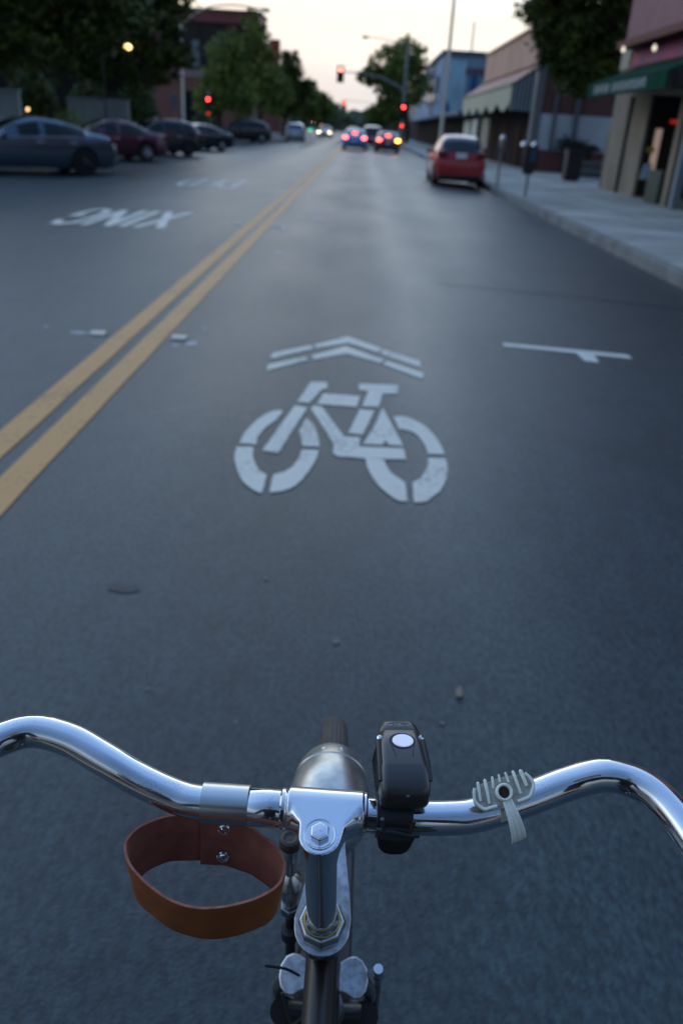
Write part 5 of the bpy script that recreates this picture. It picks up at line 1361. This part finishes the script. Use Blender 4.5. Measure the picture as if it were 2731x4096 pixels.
# ------------------------------------------------------------------ cream plastic clip on the right of the bar
cl = empty('plastic_clip', (.12, .403, 1.01), 0, 'aged cream plastic clip with ribs and a round hole on the right of the handlebar', 'clip')
CO = V((.1206, .4005, 1.0255)); cn = V((.0, -.62, .785)).normalized()
cu_ = V((1, 0, 0)); cu_ = (cu_-cn*cu_.dot(cn)).normalized(); cv_ = cn.cross(cu_)
rr_ = Matrix.Rotation(-.06, 3, cn)
cu_, cv_ = rr_@cu_, rr_@cv_
KS = .0000480*1.0
def q3(x, y, h=0): return CO+cu_*((x-715)*KS)+cv_*((640-y)*KS)+cn*h
def cd(name, M, fn, parent=None, **k):
    b = MB(); fn(b); o = b.build(name, M, parent or cl, **k); rel(cl, o); return o
outl = [(300, 640), (300, 800), (335, 870), (455, 925), (600, 885), (700, 855), (880, 790), (1080, 700), (1140, 580), (1155, 490), (1120, 420), (1000, 345), (905, 375), (800, 405), (705, 430), (600, 470), (520, 515), (400, 560)]
plate_o = cd('plate', M_CREAMD, lambda b: b.prism([q3(x, y, -.0025) for x, y in outl], cn*.0025), bevel=.0003)
for A, B_, w in (((345, 545), (395, 790), 22), ((440, 495), (520, 810), 23), ((545, 450), (565, 600), 18), ((635, 410), (655, 510), 16), ((725, 370), (780, 495), 17), ((830, 335), (950, 630), 22), ((935, 312), (1030, 515), 27)):
    cd('rib', M_CREAM, lambda b: b.tube([q3(*A, .0002), q3(A[0]+(B_[0]-A[0])*.06, A[1]+(B_[1]-A[1])*.06, .0006), q3((A[0]+B_[0])/2, (A[1]+B_[1])/2, .0007), q3(*B_, .0003)], [w*KS*.55, w*KS*1.05, w*KS, w*KS*.8], 12), plate_o, smooth=True)
cd('rim', M_CREAM, lambda b: b.tube(crom([q3(308, 630, .0002), q3(300, 700, .0002), q3(318, 800, .0002), (q3(380, 860, .0002)), q3(460, 890, .0002), q3(540, 860, .0002), q3(625, 830, .0001)], 5), .0011, 10), plate_o, smooth=True)
cd('rim', M_CREAM, lambda b: b.tube(crom([q3(1000, 345, .0002), q3(1075, 400, .0002), q3(1125, 475, .0002), q3(1110, 570, .0002), q3(1070, 655, .0002), q3(990, 700, .0002), q3(910, 735, .0001)], 5), .0011, 10), plate_o, smooth=True)
cd('collar', M_CREAM, lambda b: b.lathe([(-.002, .0057), (.0030, .0057), (.0036, .0052), (.0036, .0044), (.0030, .0040), (-.001, .0038)], q3(712, 640), cn, 36, caps=False), smooth=True)
cd('bore', M_BORE, lambda b: b.lathe([(.0008, .0001), (.0008, .0041)], q3(712, 640), cn, 24, caps=False), smooth=True)
def strap2(b):
    """ribbed strap that leaves the collar and wraps down over the bar"""
    path = [(760, 740, .0010, 60), (800, 830, .0012, 68), (850, 930, .0006, 76), (900, 1030, -.0018, 84), (950, 1120, -.0055, 92), (985, 1185, -.0095, 96), (1000, 1220, -.0135, 97)]
    base = len(b.v)
    prof = [(-1, -.0010), (-1, .0006), (-.78, .0010), (-.52, .0008), (-.36, .0002), (-.22, .0006), (0, .0009), (.22, .0006), (.36, .0002), (.52, .0008), (.78, .0010), (1, .0006), (1, -.0010)]
    ax_ = (q3(1000, 1220)-q3(760, 740)).normalized(); sd = cn.cross(ax_).normalized()
    for x, y, h, w in path:
        for a, d in prof: b.v.append(q3(x, y, h)+sd*(a*w*KS*1.12)+cn*d*1.2)
    m_ = len(prof)
    for i in range(len(path)-1):
        for q in range(m_):
            b.f.append((base+i*m_+q, base+i*m_+(q+1) % m_, base+(i+1)*m_+(q+1) % m_, base+(i+1)*m_+q)); b.m.append(0)
    b.f.append(tuple(base+q for q in range(m_))[::-1]); b.m.append(0)
    j = base+(len(path)-1)*m_; b.f.append(tuple(j+q for q in range(m_))); b.m.append(0)
cd('strap', M_CREAM, strap2, smooth=50)
cd('saddle', M_CREAMD, lambda b: b.prism([q3(420, 860, -.0060), q3(1040, 650, -.0060), q3(1000, 560, -.0060), q3(400, 760, -.0060)], cn*.0034), bevel=.0004)

# ------------------------------------------------------------------ the rider, whose reflection darkens the chrome
M_JACKET = mat('dark_navy_jacket', (.014, .016, .022), .85, var=.2, vscale=20)
M_TROU = mat('dark_trousers', (.018, .018, .020), .9, var=.2, vscale=20)
M_SKIN = mat('skin', (.42, .24, .17), .55)
M_HAIR = mat('dark_hair', (.02, .013, .01), .6)
M_SHOE = mat('dark_shoe', (.02, .018, .017), .5)
per = empty('person', (0, -.40, 0), 0, 'seated rider in a dark jacket and dark trousers with both hands on the grips', 'person')
vv, ee, rr = [], [], []
def jv(p, r, parent=None):
    vv.append(V(p)); rr.append(r)
    if parent is not None: ee.append((parent, len(vv)-1))
    return len(vv)-1
pel = jv((0, -.40, .985), .135)
wst = jv((0, -.38, 1.10), .175, pel); ch = jv((0, -.31, 1.26), .185, wst); up_ = jv((0, -.215, 1.37), .165, ch)
nk = jv((0, -.205, 1.46), .058, up_); hb_ = jv((0, -.165, 1.54), .066, nk); hm_ = jv((0, -.150, 1.62), .088, hb_); ht_ = jv((0, -.155, 1.69), .074, hm_)
for sg in (-1, 1):
    sh = jv((sg*.175, -.215, 1.375), .085, up_); ua = jv((sg*.245, -.22, 1.26), .064, sh); el_ = jv((sg*.300, -.17, 1.12), .052, ua)
    fa = jv((sg*.282, -.09, 1.065), .040, el_); wr_ = jv((sg*.269, .015, 1.028), .027, fa); pm = jv((sg*.265, .085, 1.022), .031, wr_)
    for k in range(4):
        y = .072+.022*k; ln = (.9, 1.0, .95, .8)[k]
        f0 = jv((sg*.2620, y+.010, 1.024), .0105, pm); f1 = jv((sg*.2595, y+.012, 1.012*1), .0098, f0) if False else jv((sg*(.2620+.021*ln), y+.010, 1.014), .0096, f0)
        f2 = jv((sg*(.2620+.0225*ln), y+.010, .990), .0088, f1); f3 = jv((sg*(.2620+.004), y+.010, .9775), .0080, f2)
    t0 = jv((sg*.244, .075, 1.012), .0125, wr_); t1 = jv((sg*.237, .110, .998), .0105, t0); t2 = jv((sg*.243, .135, .984), .0092, t1)
    hp = jv((sg*.085, -.38, .935), .095, pel)
    foot = V((sg*.13, BBK.y+sg*.11, BBK.z-sg*.125+.075))
    kn_z = .76 if sg < 0 else .70
    kn = jv((sg*.115, .055 if sg < 0 else .04, kn_z), .070, hp)
    cf_ = jv(V((sg*.12, .03, kn_z)).lerp(foot+V((0, -.05, .06)), .4), .055, kn); an = jv(foot+V((0, -.06, .035)), .038, cf_)
    hl = jv(foot+V((0, -.075, -.035)), .034, an); to = jv(foot+V((0, .10, -.035)), .030, an)
me = bpy.data.meshes.new('tmp'); me.from_pydata([tuple(v) for v in vv], ee, [])
tmp = bpy.data.objects.new('tmp', me); C.objects.link(tmp)
q = tmp.modifiers.new('skin', 'SKIN'); q.use_smooth_shade = True
for i, d in enumerate(me.skin_vertices[0].data):
    d.radius = (rr[i], rr[i]*(.78 if i in (0, 1, 2, 3) else 1)); d.use_root = (i == 0)
q = tmp.modifiers.new('sub', 'SUBSURF'); q.levels = q.render_levels = 2
dg = bpy.context.evaluated_depsgraph_get()
me2 = bpy.data.meshes.new_from_object(tmp.evaluated_get(dg)); me2.name = 'body'
bpy.data.objects.remove(tmp)
me2.materials.clear()
for x in (M_JACKET, M_TROU, M_SKIN, M_SHOE): me2.materials.append(x)
for p in me2.polygons:
    c = p.center; p.use_smooth = True
    if c.z > 1.455 or (c.y > .0 and c.z > .93): p.material_index = 2
    elif c.z > .96: p.material_index = 0
    elif min((c-(V((sg*.13, BBK.y+sg*.11, BBK.z-sg*.125+.075)))).length for sg in (-1, 1)) < .14: p.material_index = 3
    else: p.material_index = 1
o = bpy.data.objects.new('body', me2); C.objects.link(o); o.parent = per; rel(per, o)
def pp(name, M, fn, **k):
    b = MB(); fn(b); o = b.build(name, M, per, **k); rel(per, o)
def hair(b):
    prof_ = [(.0, .0), (.006, .045), (.025, .080), (.055, .098), (.09, .102), (.125, .096)]
    b.lathe([(h, r*.86) for h, r in prof_], (0, -.172, 1.742), (0, -.22, -1), 28)
pp('hair', M_HAIR, hair, smooth=True)
pp('nose', M_SKIN, lambda b: b.lathe([(0, .004), (.02, .010), (.038, .014), (.044, 0)], (0, -.066, 1.645), (0, .22, -1), 12), smooth=True)
for sg in (-1, 1):
    pp('eye', mat('eye', (.3, .3, .3), .2), lambda b: b.lathe([(-.006, .012), (0, .011), (.005, .006), (.006, 0)], (sg*.031, -.076, 1.640), (0, 1, 0), 14), smooth=True)
    pp('ear', M_SKIN, lambda b: b.lathe([(-.006, .028), (.004, .026), (.008, .012), (.006, 0)], (sg*.088, -.155, 1.625), (sg, -.2, 0), 14), smooth=True)
pp('mouth', mat('lips', (.32, .12, .10), .5), lambda b: b.tube([(-.024, -.086, 1.570), (0, -.076, 1.571), (.024, -.086, 1.570)], .005, 8), smooth=True)
